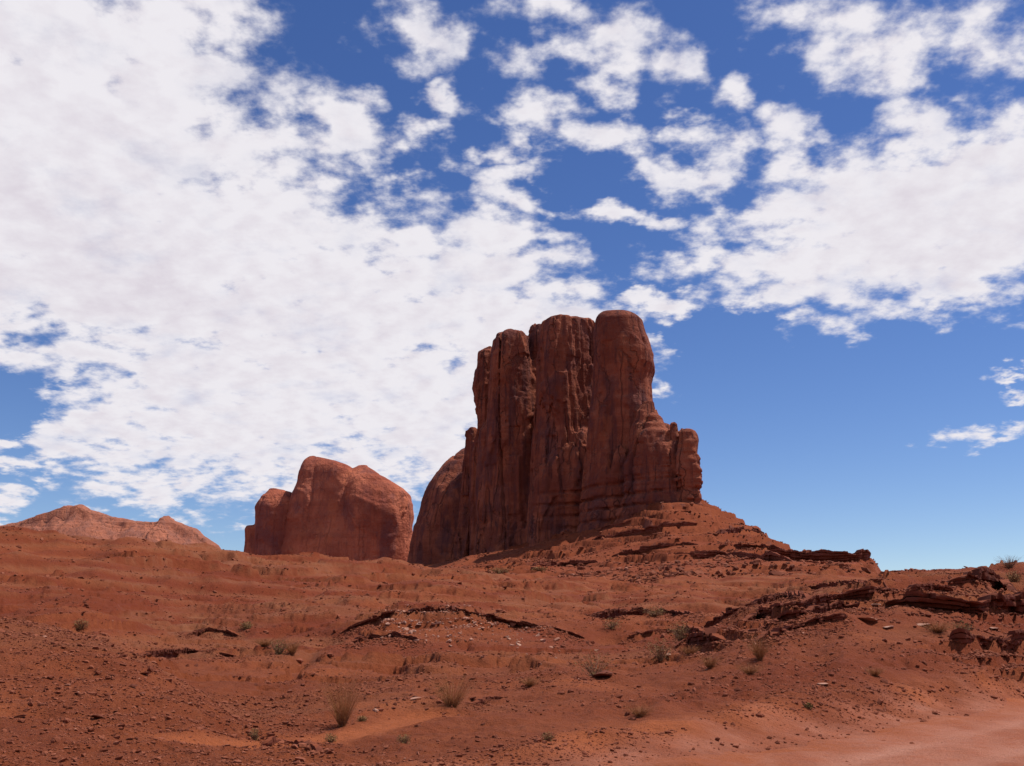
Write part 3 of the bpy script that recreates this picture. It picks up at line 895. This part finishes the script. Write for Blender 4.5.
def build_dome_butte():
    root = empty('butte', (-125, 790, H1(-125, 790) - 10))
    tag(root, 'low rounded sandstone butte left of the tall fluted one', 'butte')
    inv = root.location.copy()
    M_ = Column(805, [(456.5, 309, 318), (459, 306, 328), (463, 302.5, 344), (468, 300.5, 356), (474, 298.5, 361), (482, 296.5, 364), (495, 292.5, 368), (520, 287, 373), (545, 283, 376), (580, 277, 380)], power=4, turn=math.radians(-20))
    N_ = Column(792, [(466.5, 358, 366), (470, 352, 372), (475, 348, 379), (481, 346, 391), (488, 344.5, 401), (496, 343, 408.5), (506, 342, 413), (518, 341, 414.5), (530, 341, 412.5), (550, 339, 411), (580, 336, 408)], power=2.8)
    me = rock_mesh('rounded_dome', [M_, N_], 1.15, (1, 0.1), k=1.5, zbase=25, carve=carve_dome, seed=300, amp=0.5)
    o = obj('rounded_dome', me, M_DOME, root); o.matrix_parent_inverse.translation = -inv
    L1 = Column(812, [(490.5, 270, 284), (493, 267, 293), (498, 262, 297), (503, 258, 299), (509, 255.5, 300), (520, 256, 302), (545, 255, 304), (580, 252, 306)], power=3)
    L2 = Column(815, [(526, 247, 254), (529, 245, 259), (540, 245.5, 262), (560, 243, 265), (580, 241, 266)], power=3)
    me = rock_mesh('side_buttress', [L1, L2], 1.0, (1, 0.1), k=1.2, zbase=25, carve=carve_dome, seed=330, amp=0.45)
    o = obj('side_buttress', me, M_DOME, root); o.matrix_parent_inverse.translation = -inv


def build_far_mesa():
    sky = [(-140, 545), (-90, 530), (-40, 521), (0, 517.5), (15, 514.5), (30, 510.5), (45, 508.5), (58, 504.5), (62, 503), (70, 504.5), (78, 503.2), (88, 509.5), (102, 513), (112, 516.5), (124, 518.5), (140, 522.5), (160, 524), (168, 522.5),
           (172, 519), (176, 519), (182, 523.5), (194, 528), (206, 532), (213, 539), (224, 545), (228, 548), (230, 560), (236, 568), (262, 590)]
    R0 = 2400.0
    xs = np.array([P(a, b, R0)[0] for a, b in sky]); zs = np.array([P(a, b, R0)[2] for a, b in sky])
    yc = np.mean([P(a, b, R0)[1] for a, b in sky])
    gx = np.arange(xs[0], xs[-1], 1.6); gy = np.r_[np.arange(-330, -60, 3.0), np.arange(-60, 60, 1.5), np.arange(60, 330, 10)]
    X, Yd = np.meshgrid(gx, gy, indexing='ij')
    Y = yc + Yd
    crest = np.interp(X * R0 / (R0 + 0 * Yd), xs, zs)
    wob = 26 * perlin2(X / 130, Yd / 400, 3)
    u = np.abs(Yd + wob * sstep(0, 50, np.abs(Yd))) / 300
    z = crest * (1 - 0.22 * sstep(0, .5, u) - 0.75 * sstep(0.30, 1.0, u))
    z = z - np.where(Yd < 0, 1, 1) * 0
    # scooped alcoves with steep backs, facing the road
    for (px, py, w, hgt, dep) in ((55, 523, 62, 20, 30), (195, 546, 46, 12, 22), (130, 530, 30, 8, 8)):
        c = P(px, py, R0)[0]
        s = np.exp(-((X - c) / w) ** 2) * sstep(-40 - dep, -40, -np.abs(Yd + 85 + 12 * perlin2(X / 30, Yd / 30, 8)) * 1.0) * (Yd < -30)
        z = z - hgt * 1.7 * s
    n = 6 * perlin2(X / 60, Yd / 60, 11) + 3.5 * (0.5 - np.abs(perlin2(X / 24, Yd / 24, 12)) * 2) + 1.8 * perlin2(X / 9, Yd / 9, 13) + .8 * perlin2(X / 4, Yd / 4, 14)
    z = z + n * (0.25 + .75 * sstep(5, 45, np.abs(Yd)))
    Lh = 9.0
    wv = perlin2(X / 70, Yd / 70, 15) * .6
    t = z / Lh + wv; fl = np.floor(t); fr = t - fl
    zt = (fl + sstep(.55, .8, fr) + .25 - wv) * Lh
    z = z + (zt - z) * 0.5 * sstep(-.2, .3, perlin2(X / 90, Yd / 50, 16)) * (0.35 + .65 * sstep(5, 30, np.abs(Yd)))
    z = np.where((u >= 1.0), np.minimum(z, 20), z)
    idx = np.arange(X.size).reshape(X.shape)
    Fq = np.stack([idx[:-1, :-1], idx[1:, :-1], idx[1:, 1:], idx[:-1, 1:]], -1).reshape(-1, 4)
    me = mesh_from('mesa', np.stack([X, Y, z], -1).reshape(-1, 3), Fq)
    tag(obj('mesa', me, M_FAR), 'low pale orange slickrock mesa on the far left skyline', 'mesa')


build_butte()
build_dome_butte()
build_far_mesa()


# ------------------------------------------------------------------ rock ledges on the hillsides
rng = np.random.default_rng(11)


def ledge(label, pix, thick, over, depth, mat=None, group=None, rise=0.0, seed=0, cat='rock ledge', r0=11.0, sharp=0.5):
    pts = [hit(px, py, r0) for px, py in pix]
    pts = np.array([p for p in pts if p is not None])
    s = np.r_[0, np.cumsum(np.hypot(*np.diff(pts[:, :2], axis=0).T))]
    step = max(0.05, thick * 0.16)
    n = int(np.clip(s[-1] / step, 24, 700)); q = np.linspace(0, s[-1], n)
    C3 = np.stack([np.interp(q, s, pts[:, i]) for i in range(3)], -1)
    k = max(1, n // 16); ker = np.ones(2 * k + 1) / (2 * k + 1)
    for i in range(3):
        C3[:, i] = np.convolve(np.pad(C3[:, i], k, mode='edge'), ker, 'valid')
    tx = np.gradient(C3[:, 0]); ty = np.gradient(C3[:, 1]); L = np.hypot(tx, ty); tx /= L; ty /= L
    FALLEN.append((C3[:, 0].copy(), C3[:, 1].copy(), thick))
    nx, ny = -ty, tx
    view = (nx * C3[:, 0] + ny * C3[:, 1]).mean()
    if view < 0: nx, ny = -nx, -ny                                   # inward = away from the road
    # average the inward direction with straight-away so folds do not cross
    rr = np.hypot(C3[:, 0], C3[:, 1]); nx = 0.4 * nx + 0.6 * C3[:, 0] / rr; ny = 0.4 * ny + 0.6 * C3[:, 1] / rr
    e = np.minimum(np.linspace(0, 1, n), np.linspace(1, 0, n)) * 2
    tap = np.clip(e * 3.2, 0, 1) ** sharp
    w1 = perlin2(q / (thick * 3.2) + seed, q * 0 + seed * 3.1, 5); w2 = perlin2(q / (thick * 0.9) + seed, q * 0 + 7.7 + seed, 6)
    cell = np.floor(q / (thick * 1.9) + 1.2 * w1 + seed)
    blk = ((np.sin(cell * 12.9898 + seed) * 43758.5453) % 1.0)
    th = thick * tap * (0.75 + 0.45 * w1 + 0.35 * (blk - .5))
    ov = over * tap * (0.8 + 0.55 * w1 + 0.7 * (blk - .5) + 0.25 * w2)
    nl = 4 if thick > .3 else 2
    cuts = np.linspace(.86, -.72, nl + 1)
    sec = [(1.0, 'B', -.02, None), (0.62, 'B', .00, None), (0.30, 'T', .55, None), (0.10, 'T', .80, None)]
    for jl in range(nl):
        cj = np.floor(q / (thick * (0.9 + .55 * ((jl * 7 + seed) % 3))) + 1.5 * w1 + jl * 3.7)
        bj = (np.sin(cj * 78.233 + seed * 3.3 + jl) * 43758.5453) % 1.0
        rec = 1.0 - 0.24 * jl
        oj = over * tap * np.clip(rec * (0.55 + .55 * w1 + 0.9 * bj) + .25 * w2, -.3, 1.9)
        sec += [(-1.0, oj, cuts[jl] - .015, None), (-1.0, oj, cuts[jl] * .5 + cuts[jl + 1] * .5, None), (-1.0, oj * .97, cuts[jl + 1] + .06, None), (-.55, oj, cuts[jl + 1] + .03, None)]
    sec += [(0.0, over * tap, -.80, None), (0.25, 'T', -1.0, None), (0.7, 'T', -1.6, None), (1.0, 'B', -1.5, None)]
    gone = ((np.sin(np.floor(q / (thick * 2.6) + w1) * 4.1 + seed) * 9758.5) % 1.0) < .16
    th = np.where(gone, th * .45, th)
    V = []
    for (u, kd, v, _) in sec:
        off = u * depth if u > 0 else (u * kd if not isinstance(kd, str) else u * ov)
        x = C3[:, 0] + nx * off; y = C3[:, 1] + ny * off
        zt = C3[:, 2] + rise
        z = zt + v * th
        if u > 0.05:
            zl = land(x, y)
            if v > -.5: z = zl - 0.12 * th - 0.02 if u >= .6 else z
            else: z = np.minimum(z, zl - 1.2 * th - .05)
        V.append(np.stack([x, y, z], -1))
    V = np.stack(V, 1)                                                # n x m x 3
    a = thick * 0.10
    f = 1 / (thick * 0.55)
    for i in range(3):
        V[:, :, i] += a * perlin3(V[:, :, 0] * f + i * 9, V[:, :, 1] * f, V[:, :, 2] * f * 1.6, 60 + i + seed) * tap[:, None]
        V[:, :, i] += a * .5 * perlin3(V[:, :, 0] * f * 2.7 + i * 9, V[:, :, 1] * f * 2.7, V[:, :, 2] * f * 3.5, 70 + i + seed) * tap[:, None]
    m = len(sec)
    idx = np.arange(n * m).reshape(n, m); nx2 = np.roll(idx, -1, axis=1)
    Fq = np.stack([idx[:-1], idx[1:], nx2[1:], nx2[:-1]], -1).reshape(-1, 4)
    V = V.reshape(-1, 3); c = V.mean(0)
    caps0 = np.array([[idx[0, i], idx[0, i + 1], idx[0, m - 2 - i], idx[0, m - 1 - i]] for i in range(m // 2 - 1)])
    caps1 = np.array([[idx[-1, m - 1 - i], idx[-1, m - 2 - i], idx[-1, i + 1], idx[-1, i]] for i in range(m // 2 - 1)])
    me = mesh_from('rock_ledge', V - c, np.concatenate([Fq, caps0, caps1]), False)
    o = obj('rock_ledge', me, mat or M_LEDGE, loc=c)
    import bmesh
    bm = bmesh.new(); bm.from_mesh(me); bmesh.ops.recalc_face_normals(bm, faces=bm.faces); bm.to_mesh(me); bm.free()
    return tag(o, label, cat, group)


FALLEN = []
LEDGES = [
    # label, sight points, thickness, overhang, depth, kind of rock, nearest range
    ('arched dark ledge capping the mound of pale stones mid-slope', [(335, 636), (360, 624), (390, 615), (430, 611), (470, 613), (500, 620), (530, 626), (565, 632), (590, 640)], .45, .55, 2.5, 0, 40),
    ('thin lower ledge inside the mound below the arched one', [(345, 645), (370, 639), (395, 637), (420, 640)], .4, .3, 1.5, 0, 40),
    ('long thick overhanging ledge with black shade under it at right edge', [(880, 604), (905, 604), (940, 606), (975, 609), (1010, 608), (1060, 606)], .95, 1.5, 3.0, 0, 30),
    ('short dark block of ledge rock below the long overhang', [(948, 641), (962, 639), (982, 642), (1005, 646)], .55, .5, 1.2, 0, 25),
    ('broken ledge rock near right edge beside the short dark block', [(1000, 647), (1015, 640), (1045, 636)], .5, .4, 1.2, 0, 25),
    ('dark lens-shaped slab low on the right slope beside olive shrubs', [(672, 650), (690, 644), (708, 641), (726, 641)], .75, .7, 1.6, 0, 30),
    ('slanting dark ledge climbing from the wash to the right hilltop', [(694, 630), (715, 622), (738, 612), (760, 605), (785, 596)], .5, .55, 1.5, 0, 30),
    ('knobby ledge at the head of the slanting one', [(752, 603), (765, 598), (785, 599), (810, 600)], .8, .6, 1.6, 0, 30),
    ('dark ledge just below the right hilltop, left of the skyline shrub', [(790, 591), (815, 586), (845, 584), (875, 587)], .6, .6, 1.8, 0, 35),
    ('longest thin bed of the right shelf, running down left from the hilltop', [(900, 591), (870, 594), (830, 600), (790, 609), (760, 617), (735, 627)], .5, .6, 1.6, 0, 30),
    ('middle thin bed of the right shelf, below the longest one', [(862, 604), (830, 609), (795, 618), (765, 628), (742, 638)], .42, .5, 1.4, 0, 30),
    ('lowest thin bed of the right shelf above the wispy tuft', [(850, 616), (815, 622), (785, 631), (755, 643)], .36, .45, 1.2, 0, 30),
    ('upper ledge on the right hill above the long overhang', [(945, 583), (965, 581), (990, 583), (1008, 589), (1012, 594)], .9, .7, 1.8, 0, 35),
    ('flat thin ledge on the right hill under the topmost one', [(905, 592), (930, 590), (955, 592)], .45, .5, 1.4, 0, 35),
    ('topmost ledge along the right skyline', [(880, 573), (905, 571), (935, 572), (965, 575)], .4, .4, 1.5, 0, 40),
    ('low broken ledge on the left basin floor', [(136, 658), (160, 652), (190, 651), (215, 653), (242, 656)], .2, .25, 1.2, 0, 40),
    ('small flat ledge left of the left basin mound', [(185, 636), (205, 630), (225, 631), (240, 636)], .22, .25, 1.2, 0, 45),
    ('overhanging table ledge at the right foot of the talus', [(766, 557), (785, 559), (805, 561), (830, 561), (855, 560), (872, 559), (889, 560)], 3.3, 3.6, 14, 1, 300, 1.5),
    ('dark ledge on the talus below the tall butte shoulder', [(706, 538), (735, 531), (765, 534), (795, 545)], 3.0, 2.4, 10, 1, 300),
    ('long broken ledge across the middle of the talus', [(655, 561), (690, 556), (720, 556), (760, 559), (795, 562)], 3.2, 2.4, 10, 1, 250),
    ('upper ledge along the top of the talus under the cliff', [(580, 545), (620, 536), (660, 528), (700, 523)], 2.6, 2.0, 9, 1, 300),
    ('thin ledge on the talus just under the cliff foot', [(596, 531), (625, 524), (655, 517), (690, 511)], 1.8, 1.6, 7, 1, 300),
    ('thin broken ledge low on the right side of the talus', [(716, 548), (745, 546), (775, 549), (800, 555)], 2.0, 1.7, 7, 1, 250),
    ('thin ledge on the middle of the talus above the boulder pile', [(610, 557), (640, 551), (665, 547), (700, 545)], 2.0, 1.6, 7, 1, 250),
    ('short ledge at the left of the talus', [(530, 566), (560, 565), (585, 564), (600, 562)], 2.4, 2.0, 8, 1, 250),
    ('flat reddish slab lying on the slope at bottom centre', [(474, 704), (488, 699), (505, 697)], .12, .18, .5, 0, 14),
    ('dark lump of caprock at the edge of the sandy wash', [(262, 747), (280, 742), (300, 745), (318, 752)], .2, .18, .5, 0, 12),
    ('low ledge rising along the gully right of the central mound', [(620, 640), (645, 634), (680, 631), (705, 634)], .45, .4, 1.5, 0, 40),
    ('thin ledge in the gully below the talus boulders', [(590, 616), (630, 612), (670, 614), (700, 617)], .6, .5, 2.0, 0, 60),
]
for i, (lab, pix, th, ov, dp, kd, r0, *up) in enumerate(LEDGES):
    ledge(lab, pix, th, ov, dp, M_TALUS_LEDGE if kd else M_LEDGE, seed=i + 1, r0=r0, rise=up[0] if up else 0.0)


# ------------------------------------------------------------------ loose rocks
def ico(sub):
    import bmesh
    bm = bmesh.new(); bmesh.ops.create_icosphere(bm, subdivisions=sub, radius=1.0)
    V = np.array([v.co[:] for v in bm.verts]); Fc = np.array([[v.index for v in f.verts] for f in bm.faces]); bm.free()
    return V, Fc


ICO3, ICO1 = ico(3), ico(1)


def rock_variant(seed, flat=1.0):
    g = np.random.default_rng(seed)
    V, Fc = ICO3; V = V.copy()
    for _ in range(11):
        n = g.normal(size=3); n /= np.linalg.norm(n); d = g.uniform(0.34, 0.74)
        k = V @ n; V -= np.outer(np.maximum(k - d, 0), n)
    V += 0.05 * np.stack([perlin3(V[:, 0] * 3 + i, V[:, 1] * 3, V[:, 2] * 3, seed + i) for i in range(3)], -1)
    V *= np.array([1.0, g.uniform(.65, .95), g.uniform(.45, .75) * flat])
    V /= np.abs(V[:, 0]).max()
    return V, Fc


def make_variants(mat, n, flat, s0):
    out = []
    for i in range(n):
        V, Fc = rock_variant(s0 + i, flat)
        me = mesh_from('rock', V, Fc, False); me.materials.append(mat); out.append(me)
    return out


VAR = {'red': make_variants(M_STONE, 8, 1.0, 500), 'slab': make_variants(M_STONE, 5, .32, 520), 'pale': make_variants(M_PALE, 7, .75, 540), 'boulder': make_variants(M_BOULDER, 8, 1.1, 560), 'paleslab': make_variants(M_PALE, 4, .28, 580)}


def place_rock(kind, px, py, wpx, label, cat, group=None, name='rock', r0=11.0, mult=1.0):
    p = hit(px, py, r0)
    if p is None: return None
    r = math.hypot(p[0], p[1]); s = wpx * r / F_PX / 2 * mult
    v = VAR[kind][rng.integers(len(VAR[kind]))]
    o = bpy.data.objects.new(name, v); COL.objects.link(o)
    o.scale = (s, s, s); tl = .12 if 'slab' in kind else .35
    o.rotation_euler = (rng.uniform(-tl, tl), rng.uniform(-tl, tl), rng.uniform(0, 6.28))
    o.location = (p[0], p[1], p[2] + s * 0.18)
    return tag(o, label, cat, group)


def scatter(kind, n, sampler, sizes, label, cat, group, name, r0=11.0):
    for _ in range(n):
        px, py = sampler()
        lo, hi = sizes
        w = lo + (hi - lo) * rng.random() ** 2.6
        place_rock(kind, px, py, w, label, cat, group, name, r0)


U = rng.uniform


def s_mound():
    x = 385 + 175 * rng.random() ** 1.25; arch = 619 + 9e-4 * (x - 440) ** 2
    return x, arch + abs(rng.normal()) * (7 + .06 * (x - 385)) + 1


def s_band(x0, x1, y0, y1, jit):
    def f():
        x = U(x0, x1); return x, y0 + (y1 - y0) * (x - x0) / (x1 - x0) + rng.normal() * jit
    return f


scatter('pale', 92, s_mound, (2.0, 7.5), 'pale pink stone in the scatter on the mound below the arched ledge', 'stone', 'pale stones below the arched ledge', 'stone', 40)
scatter('boulder', 44, s_band(612, 704, 570, 572, 7.5), (2.5, 9), 'red boulder in the rubble pile at the middle foot of the talus', 'boulder', 'boulders piled at the foot of the talus', 'boulder', 250)
scatter('boulder', 42, s_band(705, 885, 568, 562, 4.0), (2.5, 7.5), 'red boulder in the fallen band below the long talus ledge', 'boulder', 'boulders fallen below the talus ledges', 'boulder', 250)
scatter('boulder', 16, s_band(500, 612, 572, 560, 6.0), (2.0, 5.0), 'small boulder on the greenish left end of the talus', 'boulder', 'boulders on the left end of the talus', 'boulder', 250)
scatter('slab', 26, lambda: (U(10, 150), U(672, 756)), (5, 13), 'flat red rock lying on the stony bank at lower left', 'rock', 'flat rocks on the stony left bank', 'rock', 11)
scatter('red', 20, lambda: (U(150, 320), U(655, 720)), (2.5, 6), 'small red stone on the smooth basin floor behind the stony bank', 'stone', 'stones on the left basin floor', 'stone', 25)
scatter('red', 22, s_band(352, 452, 709, 690, 5), (3.5, 9), 'red stone along the undercut edge of the sandy wash', 'stone', 'stones along the sandy wash', 'stone', 16)
scatter('red', 24, lambda: (U(360, 660), U(712, 760)), (3, 9), 'red stone on the gravelly slope at bottom centre', 'stone', 'stones on the gravelly slope at bottom centre', 'stone', 11)
scatter('red', 9, lambda: (U(720, 1010), U(722, 760)), (3, 6), 'small dark stone lying on the dirt road', 'stone', 'stones on the dirt road', 'stone', 11)
for (px, py, w, k, lab) in [
    (876, 606, 13, 'paleslab', 'pale pink slab left of the long overhang, upper one'), (868, 622, 24, 'paleslab', 'long thin pale slab below the upper pale slab'), (890, 628, 12, 'paleslab', 'small pale slab at the end of the long thin one'),
    (922, 626, 14, 'paleslab', 'pale slab under the left end of the long overhang'), (995, 630, 13, 'paleslab', 'tan slab on the grassy bench at right edge'),
    (375, 711, 8, 'pale', 'white stone beside the sandy wash'), (626, 570, 7, 'pale', 'bright pale boulder in the talus rubble pile'), (597, 651, 8, 'paleslab', 'lone pale slab right of the mound of stones'),
    (560, 652, 6, 'pale', 'lone pale stone low on the right of the mound'), (416, 699, 11, 'paleslab', 'pale slab at the head of the sandy wash'), (937, 565, 9, 'boulder', 'boulder sitting on the right skyline'),
    (605, 677, 24, 'slab', 'long flat slab under the dark green shrub at centre'), (822, 685, 12, 'paleslab', 'pale slab on top of the road bank'), (668, 655, 6, 'pale', 'small white rock beside the olive shrubs'),
]:
    place_rock(k, px, py, w, lab, 'rock', None, 'rock', 14)


# uncountable gravel: one object
def build_gravel():
    g = np.random.default_rng(77)
    N = 300000
    az = g.uniform(-0.60, 0.60, N); r = np.exp(g.uniform(math.log(12), math.log(260), N))
    x = r * np.sin(az); y = r * np.cos(az)
    sd, _ = path_dist(x, y, ROAD_EDGE); _, wd = path_dist(x, y, WASH)
    dens = 0.25 + 0.75 * perlin2(x / 6, y / 6, 91) + 0.4 * perlin2(x / 1.8, y / 1.8, 92)
    dens += 0.75 * sstep(-2, -6, x / np.maximum(y, 1) * 20) * (r < 34)
    dens = np.where(sd > 0.2, 0.16, dens) * np.where(wd < .6, .15, 1)
    dens = dens + .55 * np.exp(-((sd + .7) / .5) ** 2)
    keep = g.random(N) < dens
    x, y, r = x[keep], y[keep], r[keep]; n = len(x)
    size = np.clip(0.0135 * np.exp(g.normal(0, .6, n)), 0.006, 0.075) * (r / 18) ** 0.80
    # chips fallen from the ledges, and the rubble of the talus
    lx, ly, ls = [], [], []
    for (fx, fy, fs) in FALLEN:
        k = int(60 + 10 * len(fx)); q = g.integers(len(fx), size=k); dd = np.abs(g.normal(0, 1, k)) * fs * 4.5
        rr = np.hypot(fx[q], fy[q]); lx.append(fx[q] * (1 - dd / rr) + g.normal(0, fs, k)); ly.append(fy[q] * (1 - dd / rr)); ls.append(np.clip(min(fs, .7) * .085 * np.exp(g.normal(0, .6, k)), .02, .13 if fs < 1.2 else .5))
    ta = g.uniform(bearing(440), bearing(900), 45000); tr = g.uniform(280, 610, 45000)
    tx, ty = tr * np.sin(ta), tr * np.cos(ta)
    kp = g.random(45000) < .12 + 1.1 * np.clip(perlin2(tx / 28, ty / 28, 95), 0, 1)
    lx.append(tx[kp]); ly.append(ty[kp]); ls.append(np.clip(.36 * np.exp(g.normal(0, .55, kp.sum())), .12, 1.7))
    x = np.r_[x, np.concatenate(lx)]; y = np.r_[y, np.concatenate(ly)]; size = np.r_[size, np.concatenate(ls)]; n = len(x)
    z = land(x, y)
    V0, F0 = ICO1; m = len(V0)
    V = np.repeat(V0[None], n, 0) * (1 + 0.28 * g.normal(size=(n, m, 1))).clip(.5, 1.5)
    V = V * np.stack([np.ones(n), g.uniform(.6, 1, n), g.uniform(.35, .75, n)], -1)[:, None, :]
    a = g.uniform(0, 6.28, n); ca, sa = np.cos(a)[:, None], np.sin(a)[:, None]
    X = V[:, :, 0] * ca - V[:, :, 1] * sa; Y = V[:, :, 0] * sa + V[:, :, 1] * ca; Z = V[:, :, 2] + .3 * X * g.normal(0, .5, n)[:, None]
    V = np.stack([X, Y, Z], -1) * size[:, None, None] + np.stack([x, y, z + size * .2], -1)[:, None, :]
    Fc = (F0[None] + (np.arange(n) * m)[:, None, None]).reshape(-1, 3)
    tone1 = g.random(n) * .93 + .07 * (g.random(n) < .04)
    px_, py_ = (np.arctan2(x, y) - bearing(380)) / (bearing(560) - bearing(380)), np.hypot(x, y)
    pale = (px_ > 0) & (px_ < 1) & (py_ > 60) & (py_ < 76) & (g.random(n) < .55 * (1.1 - px_))
    tone = np.repeat(np.where(pale, 1.0, tone1), m)
    me = mesh_from('gravel', V.reshape(-1, 3), Fc, False, dict(tone=tone))
    tag(obj('gravel', me, M_GRAVEL), 'loose red gravel strewn over the bare foreground slopes', 'gravel', kind='stuff')


build_gravel()


# ------------------------------------------------------------------ desert plants
def strands(g, n, height, spread, thick, lean=0.6, droop=0.3, seg=4):
    """thin tapering stems fanning from one root; returns verts and quads"""
    Vs, Fs = [], []
    base = 0
    for _ in range(n):
        a = g.uniform(0, 6.28); out = spread * math.sqrt(g.random()); h = height * g.uniform(.45, 1.0)
        root = np.array([math.cos(a + g.normal() * .6), math.sin(a + g.normal() * .6), 0]) * spread * .13 * g.random()
        tip = np.array([math.cos(a) * out, math.sin(a) * out, h])
        side = np.array([-math.sin(a + g.normal()), math.cos(a + g.normal()), 0.1]); side /= np.linalg.norm(side)
        side2 = np.cross(side, [0, 0, 1.0])
        for i in range(seg + 1):
            t = i / seg
            p = root + (tip - root) * t + np.array([math.cos(a), math.sin(a), 0]) * out * lean * t * t * .4 - np.array([0, 0, 1]) * droop * h * t ** 3 * .5 + g.normal(size=3) * thick * 1.2
            w = thick * (1 - .8 * t)
            Vs += [p + side * w, p - side * w * .5 + side2 * w * .8, p - side * w * .5 - side2 * w * .8]
        for i in range(seg):
            for k in range(3):
                b = base + i * 3; Fs.append([b + k, b + (k + 1) % 3, b + 3 + (k + 1) % 3, b + 3 + k])
        base += (seg + 1) * 3
    return np.array(Vs), np.array(Fs)


def leaves(g, n, height, spread, size):
    u = g.normal(size=(n, 3)); u /= np.linalg.norm(u, axis=1)[:, None]
    rad = g.random(n) ** .45
    c = u * rad[:, None] * np.array([spread, spread, height * .55]); c[:, 2] = np.abs(c[:, 2] + height * .42)
    lob = 1 + .35 * perlin3(u[:, 0] * 2.2, u[:, 1] * 2.2, u[:, 2] * 2.2 + 5, 3); c[:, :2] *= lob[:, None]
    a = g.normal(size=(n, 3)); a /= np.linalg.norm(a, axis=1)[:, None]
    b = np.cross(a, g.normal(size=(n, 3))); b /= np.linalg.norm(b, axis=1)[:, None]
    s = (size * g.uniform(.5, 1.3, n))[:, None]
    V = np.stack([c - a * s, c + b * s * .4, c + a * s, c - b * s * .4], 1).reshape(-1, 3)
    return V, np.arange(4 * n).reshape(n, 4)


def plant(kind, name, px, py, hpx, wpx, label, seed, group=None, r0=12.0):
    p = hit(px, py, r0)
    if p is None: return
    r = math.hypot(p[0], p[1]); h = hpx * r / F_PX; w = wpx * r / F_PX / 2
    g = np.random.default_rng(seed)
    h *= 1.15; w *= 1.15
    root = empty(name, (p[0], p[1], p[2] - 0.02)); tag(root, label, 'grass' if kind == 'grass' else 'shrub', group)
    px1 = r / F_PX
    if kind == 'grass':
        V, Fq = strands(g, 260, h * 1.15, w * 1.1, px1 * .13, .6, .25); obj('stems', mesh_from('stems', V, Fq), M_STRAW, root)
        V, Fq = strands(g, 60, h * .3, w * .35, px1 * .35, .3, .1); obj('tuft_base', mesh_from('tuft_base', V, Fq), M_TWIG, root)
    elif kind == 'bare':
        V, Fq = strands(g, 130, h, w, px1 * .16, .7, .15); obj('twigs', mesh_from('twigs', V, Fq), M_TWIG, root)
    else:
        V, Fq = strands(g, 60, h * .95, w, px1 * .28, .6, .15); obj('twigs', mesh_from('twigs', V, Fq), M_TWIG, root)
        V, Fq = leaves(g, 300 if wpx < 24 else 620, h, w * .95, px1 * .8); obj('foliage', mesh_from('foliage', V, Fq, False), M_GREEN if kind == 'green' else M_LEAF, root)


for i, a in enumerate([
    ('grass', 'grass_tuft', 342, 726, 50, 40, 'tall wispy straw tuft standing at the sandy wash'),
    ('grass', 'grass_tuft', 452, 707, 34, 52, 'wide wispy dry tuft at the head of the sandy wash'),
    ('olive', 'desert_shrub', 595, 676, 24, 40, 'dark green shrub on the slope right of the central mound'),
    ('grass', 'grass_tuft', 292, 655, 12, 14, 'round yellow tuft on the left basin edge'),
    ('green', 'desert_shrub', 279, 654, 13, 16, 'small green shrub beside the round yellow tuft'),
    ('olive', 'desert_shrub', 81, 629, 9, 14, 'small shrub behind the stony bank at far left'),
    ('olive', 'desert_shrub', 246, 629, 7, 12, 'tiny shrub on the hill foot above the left basin'),
    ('olive', 'desert_shrub', 681, 641, 18, 26, 'olive shrub above the dark lens-shaped slab'),
    ('olive', 'desert_shrub', 660, 660, 20, 26, 'olive grassy shrub left of the dark lens-shaped slab'),
    ('olive', 'desert_shrub', 655, 616, 9, 22, 'flat olive shrub in the gully below the talus'),
    ('olive', 'desert_shrub', 612, 628, 9, 18, 'faint shrub in the gully right of the arched ledge'),
    ('green', 'desert_shrub', 964, 634, 11, 18, 'green shrub under the long overhang at right'),
    ('bare', 'desert_shrub', 1010, 568, 11, 19, 'bare spiky shrub on the right skyline'),
    ('olive', 'desert_shrub', 1014, 582, 10, 12, 'small shrub just below the bare skyline shrub'),
    ('grass', 'grass_tuft', 760, 660, 24, 24, 'wispy tuft on the slope below the right hill'),
    ('grass', 'grass_tuft', 750, 674, 10, 26, 'low yellowish tuft above the road bank'),
    ('olive', 'desert_shrub', 404, 743, 9, 14, 'little green-yellow shrub on the gravel at bottom centre'),
    ('olive', 'desert_shrub', 331, 742, 8, 12, 'little shrub on the sand right below the tall straw tuft'),
    ('olive', 'desert_shrub', 254, 740, 11, 9, 'small dark shrub at the foot of the stony bank'),
    ('olive', 'desert_shrub', 548, 740, 8, 13, 'low shrub on the gravel near the road shoulder'),
    ('green', 'desert_shrub', 808, 708, 5, 10, 'tiny green plant at the edge of the dirt road'),
    ('olive', 'desert_shrub', 362, 721, 5, 10, 'tiny shrub right of the tall straw tuft'),
    ('grass', 'grass_tuft', 875, 676, 8, 16, 'low dry tuft on the road bank at right'),
    ('grass', 'grass_tuft', 640, 716, 12, 30, 'thin dry tuft on the road shoulder left of the road'),
    ('grass', 'grass_tuft', 938, 632, 11, 40, 'broad dry grass patch under the left of the long overhang'),
    ('grass', 'grass_tuft', 710, 668, 12, 20, 'pale dry tuft between the lens-shaped slab and the road bank'),
    ('grass', 'grass_tuft', 265, 646, 8, 24, 'low spread of straw left of the small green basin shrub'),
    ('grass', 'grass_tuft', 690, 655, 9, 18, 'dry tuft at the foot of the dark lens-shaped slab'),
    ('grass', 'grass_tuft', 530, 686, 9, 22, 'faint dry tuft on the open slope left of the dark green shrub'),
    ('olive', 'desert_shrub', 500, 573, 5, 22, 'green patch of brush at the left foot of the talus'),
    ('olive', 'desert_shrub', 540, 571, 4, 16, 'green brush among boulders at the left foot of the talus'),
]):
    plant(*a, seed=900 + i)
